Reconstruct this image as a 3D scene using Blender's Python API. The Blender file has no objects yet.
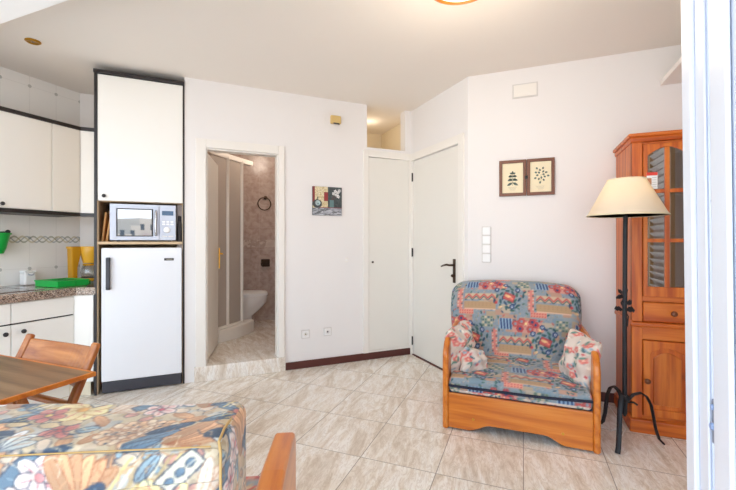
import bpy, bmesh, math, random
import numpy as np
from mathutils import Vector, Matrix
random.seed(7)
C = bpy.context.scene.collection
PI = math.pi
# ------------------------------------------------------------------ camera model
YAW = math.radians(21.5); CA, SA = math.cos(YAW), math.sin(YAW)
FPX, CX, HZ, H = 392.0, 368.0, 242.0, 1.2
def ray(px):                       # world xy direction for unit camera depth
    k = (px-CX)/FPX
    return k*CA-SA, k*SA+CA
def on_z(px, py, z):
    d = (H-z)*FPX/(py-HZ); r = ray(px); return Vector((r[0]*d, r[1]*d, z))
class Frame:                       # a wall: origin, x to the right along it, y into it
    def __init__(s, o, deg):
        s.o = Vector((o[0], o[1])); s.a = math.radians(deg)
        s.u = Vector((math.cos(s.a), math.sin(s.a))); s.w = Vector((-math.sin(s.a), math.cos(s.a)))
    def at(s, px, py=HZ, y=0.0):   # pixel -> (x, z) on the plane at local depth y
        r = Vector(ray(px)); d = (y+s.o.dot(s.w))/r.dot(s.w)
        return (r*d-s.o).dot(s.u), H+(HZ-py)*d/FPX
    def world(s, x, y, z=0.0):
        p = s.o+s.u*x+s.w*y; return Vector((p.x, p.y, z))
    def local(s, v):
        q = Vector((v[0], v[1]))-s.o; return q.dot(s.u), q.dot(s.w)
FB = Frame(on_z(287, 370, 0)[:2], 45)           # back wall (bathroom, closet)
UC1 = FB.at(411)[0]
FD = Frame(FB.world(UC1, 0)[:2], -45)           # entry door wall
YP = 3.40
FP = Frame((0, YP), 0)                          # wall with the pictures
XL = -3.87
FK = Frame((XL, 0), 90)                         # kitchen wall, x = world y
W0 = Frame((0, 0), 0)
ZC = 2.60
# ------------------------------------------------------------------ materials
def lin(c):
    c = [v/255.0 for v in c[:3]]
    return tuple((v/12.92 if v <= .04045 else ((v+.055)/1.055)**2.4) for v in c)
class NT:
    def __init__(s, name):
        s.m = bpy.data.materials.new(name); s.m.use_nodes = True
        s.t = s.m.node_tree; s.b = s.t.nodes['Principled BSDF']; s.o = s.t.nodes['Material Output']
    def n(s, typ, **kw):
        q = s.t.nodes.new(typ)
        for k, v in kw.items():
            if k in q.inputs.keys() if not hasattr(q, k) else False: q.inputs[k].default_value = v
            elif hasattr(q, k): setattr(q, k, v)
            else: q.inputs[k].default_value = v
        return q
    def l(s, a, b): s.t.links.new(a, b)
    def math(s, op, a, b=None, c=None):
        q = s.t.nodes.new('ShaderNodeMath'); q.operation = op
        for i, v in enumerate((a, b, c)):
            if v is None: continue
            if isinstance(v, (int, float)): q.inputs[i].default_value = v
            else: s.l(v, q.inputs[i])
        return q.outputs[0]
    def mix(s, f, a, b):
        q = s.t.nodes.new('ShaderNodeMix'); q.data_type = 'RGBA'
        for i, v in ((0, f), (6, a), (7, b)):
            if isinstance(v, (int, float)): q.inputs[i].default_value = v
            elif isinstance(v, tuple): q.inputs[i].default_value = (*v[:3], 1)
            else: s.l(v, q.inputs[i])
        return q.outputs[2]
    def ramp(s, f, stops):
        q = s.t.nodes.new('ShaderNodeValToRGB'); e = q.color_ramp.elements
        while len(e) < len(stops): e.new(.5)
        for el, (p, c) in zip(e, stops): el.position = p; el.color = (*c[:3], 1)
        s.l(f, q.inputs[0]); return q.outputs[0]
    def coord(s, scale=(1, 1, 1), rot=(0, 0, 0), loc=(0, 0, 0)):
        tc = s.t.nodes.new('ShaderNodeTexCoord'); mp = s.t.nodes.new('ShaderNodeMapping')
        mp.inputs['Scale'].default_value = scale; mp.inputs['Rotation'].default_value = rot; mp.inputs['Location'].default_value = loc
        s.l(tc.outputs['Object'], mp.inputs[0]); return mp.outputs[0]
    def noise(s, v, scale, detail=3, dist=0.0, rough=.5):
        q = s.t.nodes.new('ShaderNodeTexNoise'); q.inputs['Scale'].default_value = scale; q.inputs['Detail'].default_value = detail
        q.inputs['Distortion'].default_value = dist; q.inputs['Roughness'].default_value = rough
        if v is not None: s.l(v, q.inputs[0])
        return q.outputs[0]
    def bump(s, h, strength=.2, dist=.01):
        q = s.t.nodes.new('ShaderNodeBump'); q.inputs['Strength'].default_value = strength; q.inputs['Distance'].default_value = dist
        s.l(h, q.inputs['Height']); s.l(q.outputs[0], s.b.inputs['Normal'])
    def col(s, v):
        if isinstance(v, tuple): s.b.inputs['Base Color'].default_value = (*v, 1)
        else: s.l(v, s.b.inputs['Base Color'])
    def set(s, **kw):
        for k, v in kw.items(): s.b.inputs[k.replace('_', ' ')].default_value = v
        return s
M = {}
def plain(name, rgb, rough=.5, metal=0.0, var=.04, scale=6, bump=0.0, **kw):
    t = NT(name); c = lin(rgb); v = t.coord()
    f = t.noise(v, scale, 3)
    t.col(t.mix(f, tuple(x*(1-var) for x in c), tuple(min(1, x*(1+var)) for x in c)))
    t.set(Roughness=rough, Metallic=metal, **kw)
    if bump: t.bump(t.noise(v, scale*30, 2), bump, .002)
    M[name] = t.m; return t
plain('wall_white', (235, 232, 231), .75, var=.012, bump=.08, scale=3)
plain('ceiling_paint', (238, 231, 223), .85, var=.015, bump=.06, scale=2)
plain('soffit_white', (250, 250, 250), .7, var=.01)
plain('trim_white', (238, 234, 228), .38, var=.01)
plain('door_white', (232, 229, 222), .4, var=.012)
plain('laminate', (243, 241, 236), .32, var=.01)
plain('enamel_white', (236, 238, 243), .22, var=.008)
plain('niche_cream', (226, 214, 190), .7)
plain('black_edge', (38, 34, 36), .4)
plain('rubber_black', (30, 30, 32), .6)
plain('dark_plastic', (58, 58, 66), .4)
plain('iron_black', (34, 35, 40), .5, .3, bump=.2)
plain('bronze', (74, 58, 48), .38, .7)
plain('brass', (200, 150, 60), .3, .9)
plain('steel', (190, 192, 196), .22, 1.0)
plain('silver_plastic', (184, 188, 200), .3, .25, var=.01)
plain('chipboard', (214, 186, 150), .6)
plain('green_plastic', (10, 176, 72), .3)
plain('green_plastic_dark', (4, 140, 54), .35)
plain('white_plastic', (240, 240, 240), .3, var=.01)
plain('switch_frame', (214, 211, 208), .4)
plain('yellow_plastic', (232, 176, 52), .3)
plain('amber_plastic', (206, 148, 20), .3)
plain('alarm_yellow', (214, 184, 120), .45)
plain('porcelain', (240, 238, 236), .12, var=.005)
plain('acrylic_white', (240, 236, 228), .3)
plain('skirting', (86, 42, 36), .4)
plain('upvc', (224, 229, 240), .3, var=.004)
plain('upvc_groove', (140, 164, 208), .35)
plain('paper_cream', (238, 226, 194), .7, var=.03)
plain('ink_green', (84, 100, 92), .8)
plain('ink_grey', (150, 142, 124), .8)
plain('frame_wood', (112, 62, 34), .4, var=.25, scale=30)
plain('card_red', (222, 60, 44), .5)
plain('card_grey', (200, 200, 200), .5)
plain('card_brown', (190, 130, 90), .5)
plain('navy_piping', (30, 34, 54), .8)
plain('cord_white', (238, 236, 232), .5)
plain('facade', (206, 192, 178), .8)
plain('facade_dark', (70, 80, 90), .3)
plain('balcony_pink', (214, 60, 110), .7)
plain('lock_grey', (128, 142, 168), .35, .4)
plain('hinge_black', (40, 38, 36), .4, .5)
plain('board_wood', (216, 160, 96), .5, var=.15, scale=20)
plain('dark_things', (92, 90, 94), .5, var=.3, scale=12)

def wood(name, c1, c2, c3, axis='Z', rough=.3, knots=False, freq=1.0, coat=.25):
    t = NT(name)
    sc = {'X': (1.0, 16, 16), 'Y': (16, 1.0, 16), 'Z': (16, 16, 1.0)}[axis]
    v = t.coord(tuple(s*freq for s in sc))
    n1 = t.noise(v, 1.1, 3, .9, .55); n2 = t.noise(v, 5.0, 4, .4, .6)
    w = t.n('ShaderNodeTexWave', wave_type='BANDS', bands_direction='DIAGONAL')
    w.inputs['Scale'].default_value = .5; w.inputs['Distortion'].default_value = 7; w.inputs['Detail'].default_value = 3; w.inputs['Detail Scale'].default_value = .8
    t.l(v, w.inputs[0])
    f = t.math('ADD', t.math('ADD', t.math('MULTIPLY', n1, .55), t.math('MULTIPLY', n2, .30)), t.math('MULTIPLY', w.outputs[1], .15))
    col = t.ramp(f, [(.36, lin(c3)), (.5, lin(c1)), (.66, lin(c2))])
    if knots:
        vo = t.n('ShaderNodeTexVoronoi'); vo.inputs['Scale'].default_value = 1.0
        t.l(t.coord({'X': (3, 7, 7), 'Y': (7, 3, 7), 'Z': (7, 7, 3)}[axis], loc=(.37, .21, .11)), vo.inputs[0])
        k = t.ramp(vo.outputs[0], [(.05, (1, 1, 1)), (.13, (0, 0, 0))])
        col = t.mix(k, col, lin((96, 38, 12)))
    t.col(col); t.set(Roughness=rough, Coat_Weight=coat, Coat_Roughness=.15)
    t.bump(n2, .03, .002)
    M[name] = t.m
for ax in 'XYZ':
    wood('pine_'+ax, (200, 100, 24), (214, 120, 40), (172, 74, 12), ax, .38, knots=True, coat=.06)
    wood('oak_'+ax, (208, 118, 32), (218, 134, 50), (190, 98, 24), ax)
    wood('beech_'+ax, (176, 104, 44), (198, 128, 64), (150, 80, 28), ax, .35)
wood('pine_panel', (196, 104, 34), (212, 126, 50), (158, 70, 16), 'Z', freq=.7)
wood('table_veneer', (136, 102, 70), (152, 118, 86), (114, 82, 54), 'X', .38, freq=1.2, coat=.15)

# marble floor tiles
def floor_mat(name, tile=True):
    t = NT(name)
    va = t.coord((1, 1, 1), (0, 0, 0), (-.005+.4226*20, -2.02+.4395*20, 0))
    br = t.n('ShaderNodeTexBrick', offset=0.0, squash=1.0)
    for k, v in (('Scale', 1.0), ('Mortar Size', .0022), ('Mortar Smooth', .1), ('Brick Width', .4226), ('Row Height', .4395), ('Bias', 0.0)): br.inputs[k].default_value = v
    br.inputs['Color1'].default_value = (0, 0, 0, 1); br.inputs['Color2'].default_value = (1, 1, 1, 1)
    t.l(va, br.inputs[0])
    # veins run diagonally, shifted tile by tile
    sv = t.n('ShaderNodeVectorMath', operation='MULTIPLY_ADD'); t.l(br.outputs[0], sv.inputs[0]); sv.inputs[1].default_value = (3.1, 1.7, 4.3)
    t.l(t.coord((1, 1, 1), (0, 0, math.radians(-8))), sv.inputs[2])
    mp = t.n('ShaderNodeMapping'); mp.inputs['Scale'].default_value = (11, 2.6, 3); t.l(sv.outputs[0], mp.inputs[0])
    n1 = t.noise(mp.outputs[0], 1.0, 5, 1.4, .6); n2 = t.noise(mp.outputs[0], 2.3, 5, 2.0, .62)
    c = t.ramp(n1, [(.32, lin((214, 200, 183))), (.47, lin((236, 227, 215))), (.60, lin((248, 244, 238)))])
    vein = t.ramp(t.math('ABSOLUTE', t.math('SUBTRACT', n2, .5)), [(0, (1, 1, 1)), (.055, (0, 0, 0))])
    c = t.mix(t.math('MULTIPLY', vein, .34), c, lin((172, 148, 122)))
    if tile:
        c = t.mix(t.math('MULTIPLY', br.outputs[1], .75), c, lin((120, 106, 94)))
    t.col(c); t.set(Roughness=.16, Specular_IOR_Level=.5)
    M[name] = t.m
floor_mat('marble_floor'); floor_mat('marble_step', False)

# kitchen wall tile with corner spots and a scroll border
t = NT('kitchen_tile')
tc = t.n('ShaderNodeTexCoord'); sp = t.n('ShaderNodeSeparateXYZ'); t.l(tc.outputs['Object'], sp.inputs[0])
yy = t.math('ADD', t.math('SUBTRACT', sp.outputs[1], 1.83), 20*.202); zz = t.math('ADD', t.math('SUBTRACT', sp.outputs[2], .977), 20*.2565)
def cell(v, p):
    f = t.math('MODULO', v, p); return t.math('MINIMUM', f, t.math('SUBTRACT', p, f))
ey, ez = cell(yy, .202), cell(zz, .2565)
gr = t.math('LESS_THAN', t.math('MINIMUM', ey, ez), .0016)
dd = t.math('SQRT', t.math('ADD', t.math('MULTIPLY', ey, ey), t.math('MULTIPLY', ez, ez)))
dot = t.math('LESS_THAN', dd, .014)
col = t.mix(gr, lin((247, 246, 244)), lin((232, 231, 229)))
col = t.mix(t.math('MULTIPLY', dot, .6), col, lin((160, 162, 160)))
zb = t.math('SUBTRACT', sp.outputs[2], 1.222); band = t.math('LESS_THAN', t.math('ABSOLUTE', zb), .045)
for ph, cc, th in ((0, (104, 112, 76), .007), (2.2, (116, 128, 140), .006), (3.6, (190, 178, 140), .008)):
    s = t.math('MULTIPLY', t.math('SINE', t.math('ADD', t.math('MULTIPLY', sp.outputs[1], 2*PI/.135), ph)), .024)
    ln = t.math('LESS_THAN', t.math('ABSOLUTE', t.math('SUBTRACT', zb, s)), th)
    col = t.mix(t.math('MULTIPLY', t.math('MULTIPLY', ln, band), .55), col, lin(cc))
t.col(col); t.set(Roughness=.15); M['kitchen_tile'] = t.m

# bathroom tile
t = NT('bath_tile'); v = t.coord((1, 1, 1), (PI/2, 0, 0))
tc = t.n('ShaderNodeTexCoord'); sp = t.n('ShaderNodeSeparateXYZ'); t.l(tc.outputs['Object'], sp.inputs[0])
cx = t.math('ADD', t.math('ADD', sp.outputs[0], sp.outputs[1]), 10.0); cz = t.math('ADD', sp.outputs[2], 10.0)
def cell2(v, p):
    f = t.math('MODULO', v, p); return t.math('MINIMUM', f, t.math('SUBTRACT', p, f))
gr = t.math('LESS_THAN', t.math('MINIMUM', cell2(cx, .2), cell2(cz, .3)), .0018)
n = t.noise(t.coord(), 16, 5, .5)
col = t.ramp(n, [(.3, lin((172, 150, 140))), (.5, lin((188, 168, 158))), (.7, lin((200, 184, 176)))])
zb = t.math('ABSOLUTE', t.math('SUBTRACT', sp.outputs[2], 1.18)); band = t.math('LESS_THAN', zb, .05)
col = t.mix(t.math('MULTIPLY', band, .45), col, t.mix(t.math('GREATER_THAN', t.noise(t.coord(), 22, 2), .5), lin((176, 160, 150)), lin((226, 216, 206))))
col = t.mix(t.math('MULTIPLY', gr, .5), col, lin((210, 200, 192)))
t.col(col); t.set(Roughness=.22); M['bath_tile'] = t.m

# granite
t = NT('granite'); vo = t.n('ShaderNodeTexVoronoi'); vo.inputs['Scale'].default_value = 170; t.l(t.coord(), vo.inputs[0])
s3 = t.n('ShaderNodeSeparateColor'); t.l(vo.outputs[1], s3.inputs[0])
t.col(t.ramp(s3.outputs[0], [(.0, lin((54, 46, 44))), (.25, lin((112, 92, 80))), (.5, lin((176, 150, 130))), (.75, lin((140, 128, 122))), (1, lin((208, 190, 172)))]))
t.set(Roughness=.12); M['granite'] = t.m

# glass and translucent things
def glassy(name, tint, refl, rough=.02):
    t = NT(name); t.t.nodes.remove(t.b)
    tr = t.n('ShaderNodeBsdfTransparent'); tr.inputs[0].default_value = (*tint, 1)
    gl = t.n('ShaderNodeBsdfGlossy'); gl.inputs['Roughness'].default_value = rough
    mx = t.n('ShaderNodeMixShader'); lw = t.n('ShaderNodeLayerWeight'); lw.inputs[0].default_value = .35
    t.l(t.math('MULTIPLY_ADD', lw.outputs[0], .4, refl), mx.inputs[0])
    t.l(tr.outputs[0], mx.inputs[1]); t.l(gl.outputs[0], mx.inputs[2]); t.l(mx.outputs[0], t.o.inputs[0]); M[name] = t.m
glassy('cabinet_glass', (.75, .70, .66), .34)
glassy('oven_glass', (.03, .03, .04), .38)
glassy('jug_glass', (.86, .84, .8), .1)
glassy('pane_glass', (.96, .97, .98), .04)
t = NT('shower_panel'); t.col(lin((196, 186, 176))); t.set(Roughness=.35, Alpha=.82); M['shower_panel'] = t.m
t = NT('lamp_shade'); v = t.coord((60, 60, 60))
t.col(t.mix(t.noise(v, 3, 2), lin((250, 243, 228)), lin((253, 248, 238)))); t.set(Roughness=.8)
tl = t.n('ShaderNodeBsdfTranslucent'); tl.inputs[0].default_value = (*lin((250, 232, 200)), 1)
mx = t.n('ShaderNodeMixShader'); mx.inputs[0].default_value = .5
t.l(t.b.outputs[0], mx.inputs[1]); t.l(tl.outputs[0], mx.inputs[2]); t.l(mx.outputs[0], t.o.inputs[0]); M['lamp_shade'] = t.m
t = NT('opal_glass'); t.col(lin((255, 244, 222))); t.set(Roughness=.3, Emission_Strength=.9); t.b.inputs['Emission Color'].default_value = (1, .84, .6, 1); M['opal_glass'] = t.m
t = NT('display'); t.col(lin((34, 60, 92))); t.set(Roughness=.2, Emission_Strength=.1); t.b.inputs['Emission Color'].default_value = (.2, .5, .9, 1); M['display'] = t.m

def fabric(name, rough=.9, weave=.25):
    t = NT(name); a = t.n('ShaderNodeVertexColor', layer_name='Col')
    v = t.coord(); n = t.noise(v, 260, 2); n2 = t.noise(v, 14, 2)
    t.col(t.mix(t.math('MULTIPLY', n, .18), a.outputs[0], lin((120, 112, 108))))
    t.set(Roughness=rough, Sheen_Weight=.2)
    t.bump(t.math('ADD', t.math('MULTIPLY', n, .12), n2), weave, .02)
    M[name] = t.m
fabric('print_fabric'); fabric('painted_canvas', .7, .03)
plain('seat_base_fabric', (70, 84, 110), .9)

# ------------------------------------------------------------------ mesh helpers
class MB:
    def __init__(s): s.v = []; s.f = []
    def add(s, vs, fs):
        o = len(s.v); s.v += [tuple(p) for p in vs]; s.f += [tuple(i+o for i in q) for q in fs]; return s
    def box(s, x0, x1, y0, y1, z0, z1):
        x0, x1 = sorted((x0, x1)); y0, y1 = sorted((y0, y1)); z0, z1 = sorted((z0, z1))
        return s.add([(x, y, z) for z in (z0, z1) for y in (y0, y1) for x in (x0, x1)],
                     [(0, 2, 3, 1), (4, 5, 7, 6), (0, 1, 5, 4), (2, 6, 7, 3), (0, 4, 6, 2), (1, 3, 7, 5)])
    def prism(s, poly, axis, a0, a1):
        n = len(poly)
        def mk(p, a): return {'x': (a, p[0], p[1]), 'y': (p[0], a, p[1]), 'z': (p[0], p[1], a)}[axis]
        vs = [mk(p, a0) for p in poly]+[mk(p, a1) for p in poly]
        return s.add(vs, [tuple(range(n))[::-1], tuple(range(n, 2*n))]+[(i, (i+1) % n, n+(i+1) % n, n+i) for i in range(n)])
    def ring_prism(s, outer, inner, axis, a0, a1):          # frame between two same-length loops
        n = len(outer)
        def mk(p, a): return {'x': (a, p[0], p[1]), 'y': (p[0], a, p[1]), 'z': (p[0], p[1], a)}[axis]
        vs = [mk(p, a) for a in (a0, a1) for L in (outer, inner) for p in L]
        fs = []
        for i in range(n):
            j = (i+1) % n
            fs += [(i, j, n+j, n+i), (2*n+i, 3*n+i, 3*n+j, 2*n+j), (i, 2*n+i, 2*n+j, j), (n+i, n+j, 3*n+j, 3*n+i)]
        return s.add(vs, fs)
    def tube(s, pts, r, seg=10, flat=None, closed=False):
        pts = [Vector(p) for p in pts]; n = len(pts); vs = []; fs = []
        rs = r if isinstance(r, (list, tuple)) else [r]*n
        up0 = None
        for i, p in enumerate(pts):
            t = (pts[min(i+1, n-1)]-pts[max(i-1, 0)]) if not closed else (pts[(i+1) % n]-pts[i-1])
            t.normalize()
            if up0 is None: up0 = Vector((0, 0, 1)) if abs(t.z) < .9 else Vector((1, 0, 0))
            a = t.cross(up0).normalized(); b = a.cross(t).normalized(); up0 = b
            for k in range(seg):
                th = 2*PI*k/seg; ca, sb = math.cos(th), math.sin(th)
                if flat: vs.append(p+a*ca*rs[i]*flat[0]+b*sb*rs[i]*flat[1])
                else: vs.append(p+a*ca*rs[i]+b*sb*rs[i])
        m = n if closed else n-1
        for i in range(m):
            j = (i+1) % n
            for k in range(seg): fs.append((i*seg+k, i*seg+(k+1) % seg, j*seg+(k+1) % seg, j*seg+k))
        if not closed: fs += [tuple(range(seg))[::-1], tuple((n-1)*seg+k for k in range(seg))]
        return s.add(vs, fs)
    def bar(s, p0, p1, w, h, up=(0, 0, 1)):                  # rectangular bar between two points
        p0, p1 = Vector(p0), Vector(p1); t = (p1-p0).normalized(); a = t.cross(Vector(up)).normalized(); b = a.cross(t)
        vs = [p+a*i*w/2+b*j*h/2 for p in (p0, p1) for i, j in ((-1, -1), (1, -1), (1, 1), (-1, 1))]
        return s.add(vs, [(3, 2, 1, 0), (4, 5, 6, 7)]+[(i, (i+1) % 4, 4+(i+1) % 4, 4+i) for i in range(4)])
    def lathe(s, prof, seg=32, c=(0, 0, 0), axis='z', sx=1.0, sy=1.0):
        vs = []; fs = []
        for r, z in prof:
            for k in range(seg):
                th = 2*PI*k/seg; x, y = r*math.cos(th)*sx, r*math.sin(th)*sy
                q = {'z': (x, y, z), 'y': (x, z, y), 'x': (z, x, y)}[axis]
                vs.append((q[0]+c[0], q[1]+c[1], q[2]+c[2]))
        n = len(prof)
        for i in range(n-1):
            for k in range(seg): fs.append((i*seg+k, i*seg+(k+1) % seg, (i+1)*seg+(k+1) % seg, (i+1)*seg+k))
        if prof[0][0] > 1e-6: fs.append(tuple(range(seg))[::-1])
        if prof[-1][0] > 1e-6: fs.append(tuple((n-1)*seg+k for k in range(seg)))
        return s.add(vs, fs)
    def ball(s, c, r, seg=12, sz=1.0):
        return s.lathe([(max(1e-7, math.sin(PI*i/8)*r), -math.cos(PI*i/8)*r*sz) for i in range(9)], seg, c)
    def build(s, name, mat, parent=None, smooth=False, bevel=0.0, seg=2):
        me = bpy.data.meshes.new(name); me.from_pydata(s.v, [], s.f)
        bm = bmesh.new(); bm.from_mesh(me); bmesh.ops.recalc_face_normals(bm, faces=bm.faces); bm.to_mesh(me); bm.free()
        me.materials.append(M[mat])
        o = bpy.data.objects.new(name, me); C.objects.link(o)
        if parent is not None: o.parent = parent
        if smooth:
            for p in me.polygons: p.use_smooth = True
            try: me.set_sharp_from_angle(angle=math.radians(40))
            except Exception: pass
        if bevel:
            b = o.modifiers.new('edge', 'BEVEL'); b.width = bevel; b.segments = seg; b.limit_method = 'ANGLE'; b.angle_limit = math.radians(40)
            if not smooth:
                b.harden_normals = False
        return o
def box(*a): return MB().box(*a)
def thing(name, label, cat, fr=W0, x=0, y=0, z=0, group=None, rz=0.0):
    o = bpy.data.objects.new(name, None); C.objects.link(o)
    o.location = fr.world(x, y, z); o.rotation_euler = (0, 0, fr.a+rz); o.empty_display_size = .05
    o['label'] = label; o['category'] = cat
    if group: o['group'] = group
    return o
def tag(o, label, cat, group=None):
    o['label'] = label; o['category'] = cat
    if group: o['group'] = group
    return o
def put(o, fr, x=0, y=0, z=0):
    o.location = fr.world(x, y, z); o.rotation_euler = (0, 0, fr.a); return o
def struct(name, mb, mat, fr=W0, label=None, cat=None, bevel=0.0):
    o = put(mb.build(name, mat, bevel=bevel), fr); o['kind'] = 'structure'
    if label: o['label'] = label
    if cat: o['category'] = cat
    return o
def sroot(name, fr, label, cat, x=0, y=0, z=0):
    o = thing(name, label, cat, fr, x, y, z); o['kind'] = 'structure'; return o

# ------------------------------------------------------------------ painted cloth
class Cloth:
    def __init__(s, w, h, res, bg):
        s.w, s.h, s.r = w, h, res
        s.a = np.zeros((int(h*res), int(w*res), 3)); s.a[:] = bg
        s.rng = np.random.RandomState(3)
    def _win(s, x, y, R):
        r = s.r; i0, i1 = max(0, int((y-R)*r)), min(s.a.shape[0], int((y+R)*r)+2); j0, j1 = max(0, int((x-R)*r)), min(s.a.shape[1], int((x+R)*r)+2)
        if i0 >= i1 or j0 >= j1: return None
        yy, xx = np.mgrid[i0:i1, j0:j1]; return s.a[i0:i1, j0:j1], (xx+.5)/r-x, (yy+.5)/r-y
    def ell(s, x, y, a, b, ang, col, edge=None, ew=.0035):
        q = s._win(x, y, max(a, b)+ew)
        if q is None: return
        A, dx, dy = q; c, n = math.cos(ang), math.sin(ang); u, v = dx*c+dy*n, -dx*n+dy*c
        if edge is not None: A[(u/(a+ew))**2+(v/(b+ew))**2 < 1] = edge
        m = (u/a)**2+(v/b)**2 < 1; sh = (.88+.24*(u/a*.5+.5))[m][:, None]
        A[m] = np.clip(np.array(col)*sh, 0, 255)
    def rect(s, x, y, w, h, col, ang=0, edge=None, ew=.004):
        q = s._win(x, y, math.hypot(w, h)/2+ew)
        if q is None: return
        A, dx, dy = q; c, n = math.cos(ang), math.sin(ang); u, v = abs(dx*c+dy*n), abs(-dx*n+dy*c)
        if edge is not None: A[(u < w/2+ew) & (v < h/2+ew)] = edge
        A[(u < w/2) & (v < h/2)] = col
    def line(s, pts, wd, col):
        for (x0, y0), (x1, y1) in zip(pts, pts[1:]):
            L = math.hypot(x1-x0, y1-y0); s.rect((x0+x1)/2, (y0+y1)/2, L+wd*.6, wd, col, math.atan2(y1-y0, x1-x0))
    def sample(s, u, v):
        j = np.clip((np.asarray(u)*s.r).astype(int) % s.a.shape[1], 0, s.a.shape[1]-1); i = np.clip((np.asarray(v)*s.r).astype(int) % s.a.shape[0], 0, s.a.shape[0]-1)
        return s.a[i, j]
def lin_np(a):
    a = np.asarray(a)/255.0
    return np.where(a <= .04045, a/12.92, ((a+.055)/1.055)**2.4)
CORAL, NAVY, TEAL, TAN, ICE, CREAM = (196, 88, 84), (36, 66, 114), (38, 84, 92), (184, 150, 112), (138, 152, 162), (216, 198, 174)
def patchwork():
    c = Cloth(1.12, 1.28, 450, ICE); r = c.rng
    for i in range(5200):
        c.ell(r.rand()*1.12, r.rand()*1.28, .004+.006*r.rand(), .002+.003*r.rand(), r.rand()*6, [(156, 166, 172), (120, 138, 154), (176, 154, 134), (128, 144, 140)][i % 4])
    for i in range(190): c.rect(r.rand()*1.12, r.rand()*1.28, .05+.07*r.rand(), .03+.04*r.rand(), [(176, 156, 132), (122, 146, 160), (186, 170, 150), (186, 146, 126), (146, 156, 160)][i % 5])
    for i in range(420): c.ell(r.rand()*1.12, r.rand()*1.28, .013, .006, r.rand()*6, [TEAL, (48, 80, 108), (70, 110, 104), (190, 104, 96)][i % 4])
    cells = []
    for ix in range(-1, 4):
        for iy in range(-1, 5):
            cells.append((ix*.56, iy*.64)); cells.append((ix*.56+.28, iy*.64+.32))
    for (x, y) in cells:
        c.rect(x+.33, y-.07, .25, .062, TAN); c.rect(x+.33, y-.10, .25, .01, (226, 186, 160))
        c.rect(x+.33, y+.00, .25, .05, (204, 178, 148))
        c.line([(x+.205+.0312*k, y+.0+(.016 if k % 2 else -.014)) for k in range(9)], .011, CORAL)
        c.line([(x+.205+.0312*k, y-.016+(.016 if k % 2 else -.014)) for k in range(9)], .006, TEAL)
        c.rect(x+.165, y-.02, .045, .17, (214, 130, 118))
        for k in range(14): c.ell(x+.150+.03*(k % 2), y-.095+.0125*k, .006, .006, 0, CREAM if k % 3 else TEAL)
        for k in range(16): c.ell(x+.21+.03*(k % 8), y-.068+.016*(k//8), .010, .004, .5, (178, 144, 108))
        c.rect(x+.22, y-.125, .12, .04, (224, 150, 130))
        for k in range(12): c.ell(x+.17+.02*(k % 6), y-.135+.02*(k//6), .007, .005, .6, CORAL)
    for (x, y) in cells:
        c.rect(x+.11, y+.125, .09, .085, (150, 160, 146))
        for i in range(4):
            for j in range(4): c.rect(x+.077+.022*i, y+.094+.021*j, .015, .013, [(92, 118, 100), (214, 190, 160), (70, 96, 110)][(i+j) % 3])
        c.rect(x+.255, y+.115, .10, .085, (150, 180, 204))
        for k in range(4): c.rect(x+.220+.024*k, y+.115, .013, .08, NAVY, .08)
        c.rect(x+.42, y+.1, .22, .085, (208, 150, 136))
        for k, (fx, fy) in enumerate(((.33, .12), (.365, .085), (.405, .125), (.44, .085), (.48, .12), (.515, .085), (.375, .14), (.455, .14))):
            cc = [CORAL, (190, 70, 76), (224, 150, 130)][k % 3]
            for a in range(6): c.ell(x+fx+.016*math.cos(a*PI/3), y+fy+.016*math.sin(a*PI/3), .011, .010, 0, cc, (150, 50, 60), .0015)
            c.ell(x+fx, y+fy, .0105, .0105, 0, [ICE, NAVY, (240, 214, 150)][k % 3])
        for k in range(26):                      # leaves around the coral flower
            a = k*2.4; R = .035+.0032*k
            lx, ly = x+R*1.05*math.cos(a), y+R*.95*math.sin(a)
            c.ell(lx, ly, .019, .0085, a+1.2, [TEAL, (40, 74, 104), (52, 98, 92)][k % 3])
        for fx, fy in ((-.098, .055), (.066, .058), (.022, -.073), (-.03, .105)):
            for a in range(7): c.ell(x+fx+.013*math.cos(a*.9), y+fy+.013*math.sin(a*.9), .008, .007, 0, NAVY)
            c.ell(x+fx, y+fy, .009, .009, 0, (224, 226, 230)); c.ell(x+fx, y+fy, .004, .004, 0, NAVY)
        c.rect(x, y, .080, .050, CORAL, -.35, (150, 50, 60)); c.ell(x-.008, y+.006, .030, .010, -.35, (240, 196, 140)); c.ell(x+.016, y-.010, .018, .008, -.3, (232, 130, 110))
        c.ell(x-.103, y-.045, .013, .011, 0, (190, 64, 70)); c.ell(x-.07, y-.08, .018, .010, .5, (224, 186, 140))
    return c
def rosebud():
    c = Cloth(.7, .7, 450, (222, 206, 194)); r = c.rng
    for i in range(300): c.ell(r.rand()*.7, r.rand()*.7, .018, .008, r.rand()*6, [(234, 226, 214), (216, 204, 188), (222, 196, 182)][i % 3])
    for i in range(420):
        x, y = r.rand()*.7, r.rand()*.7; k = i % 5
        if k == 0:
            for a in range(5): c.ell(x+.013*math.cos(a*1.256), y+.013*math.sin(a*1.256), .010, .008, a, (222, 120, 112))
            c.ell(x, y, .007, .007, 0, (240, 196, 170))
        elif k in (1, 2): c.ell(x, y, .018, .007, r.rand()*6, [(96, 140, 128), (70, 110, 120)][k-1])
        elif k == 3: c.ell(x, y, .012, .008, r.rand()*6, (150, 172, 186))
        else: c.ell(x, y, .008, .008, 0, (206, 90, 96))
    return c
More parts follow.
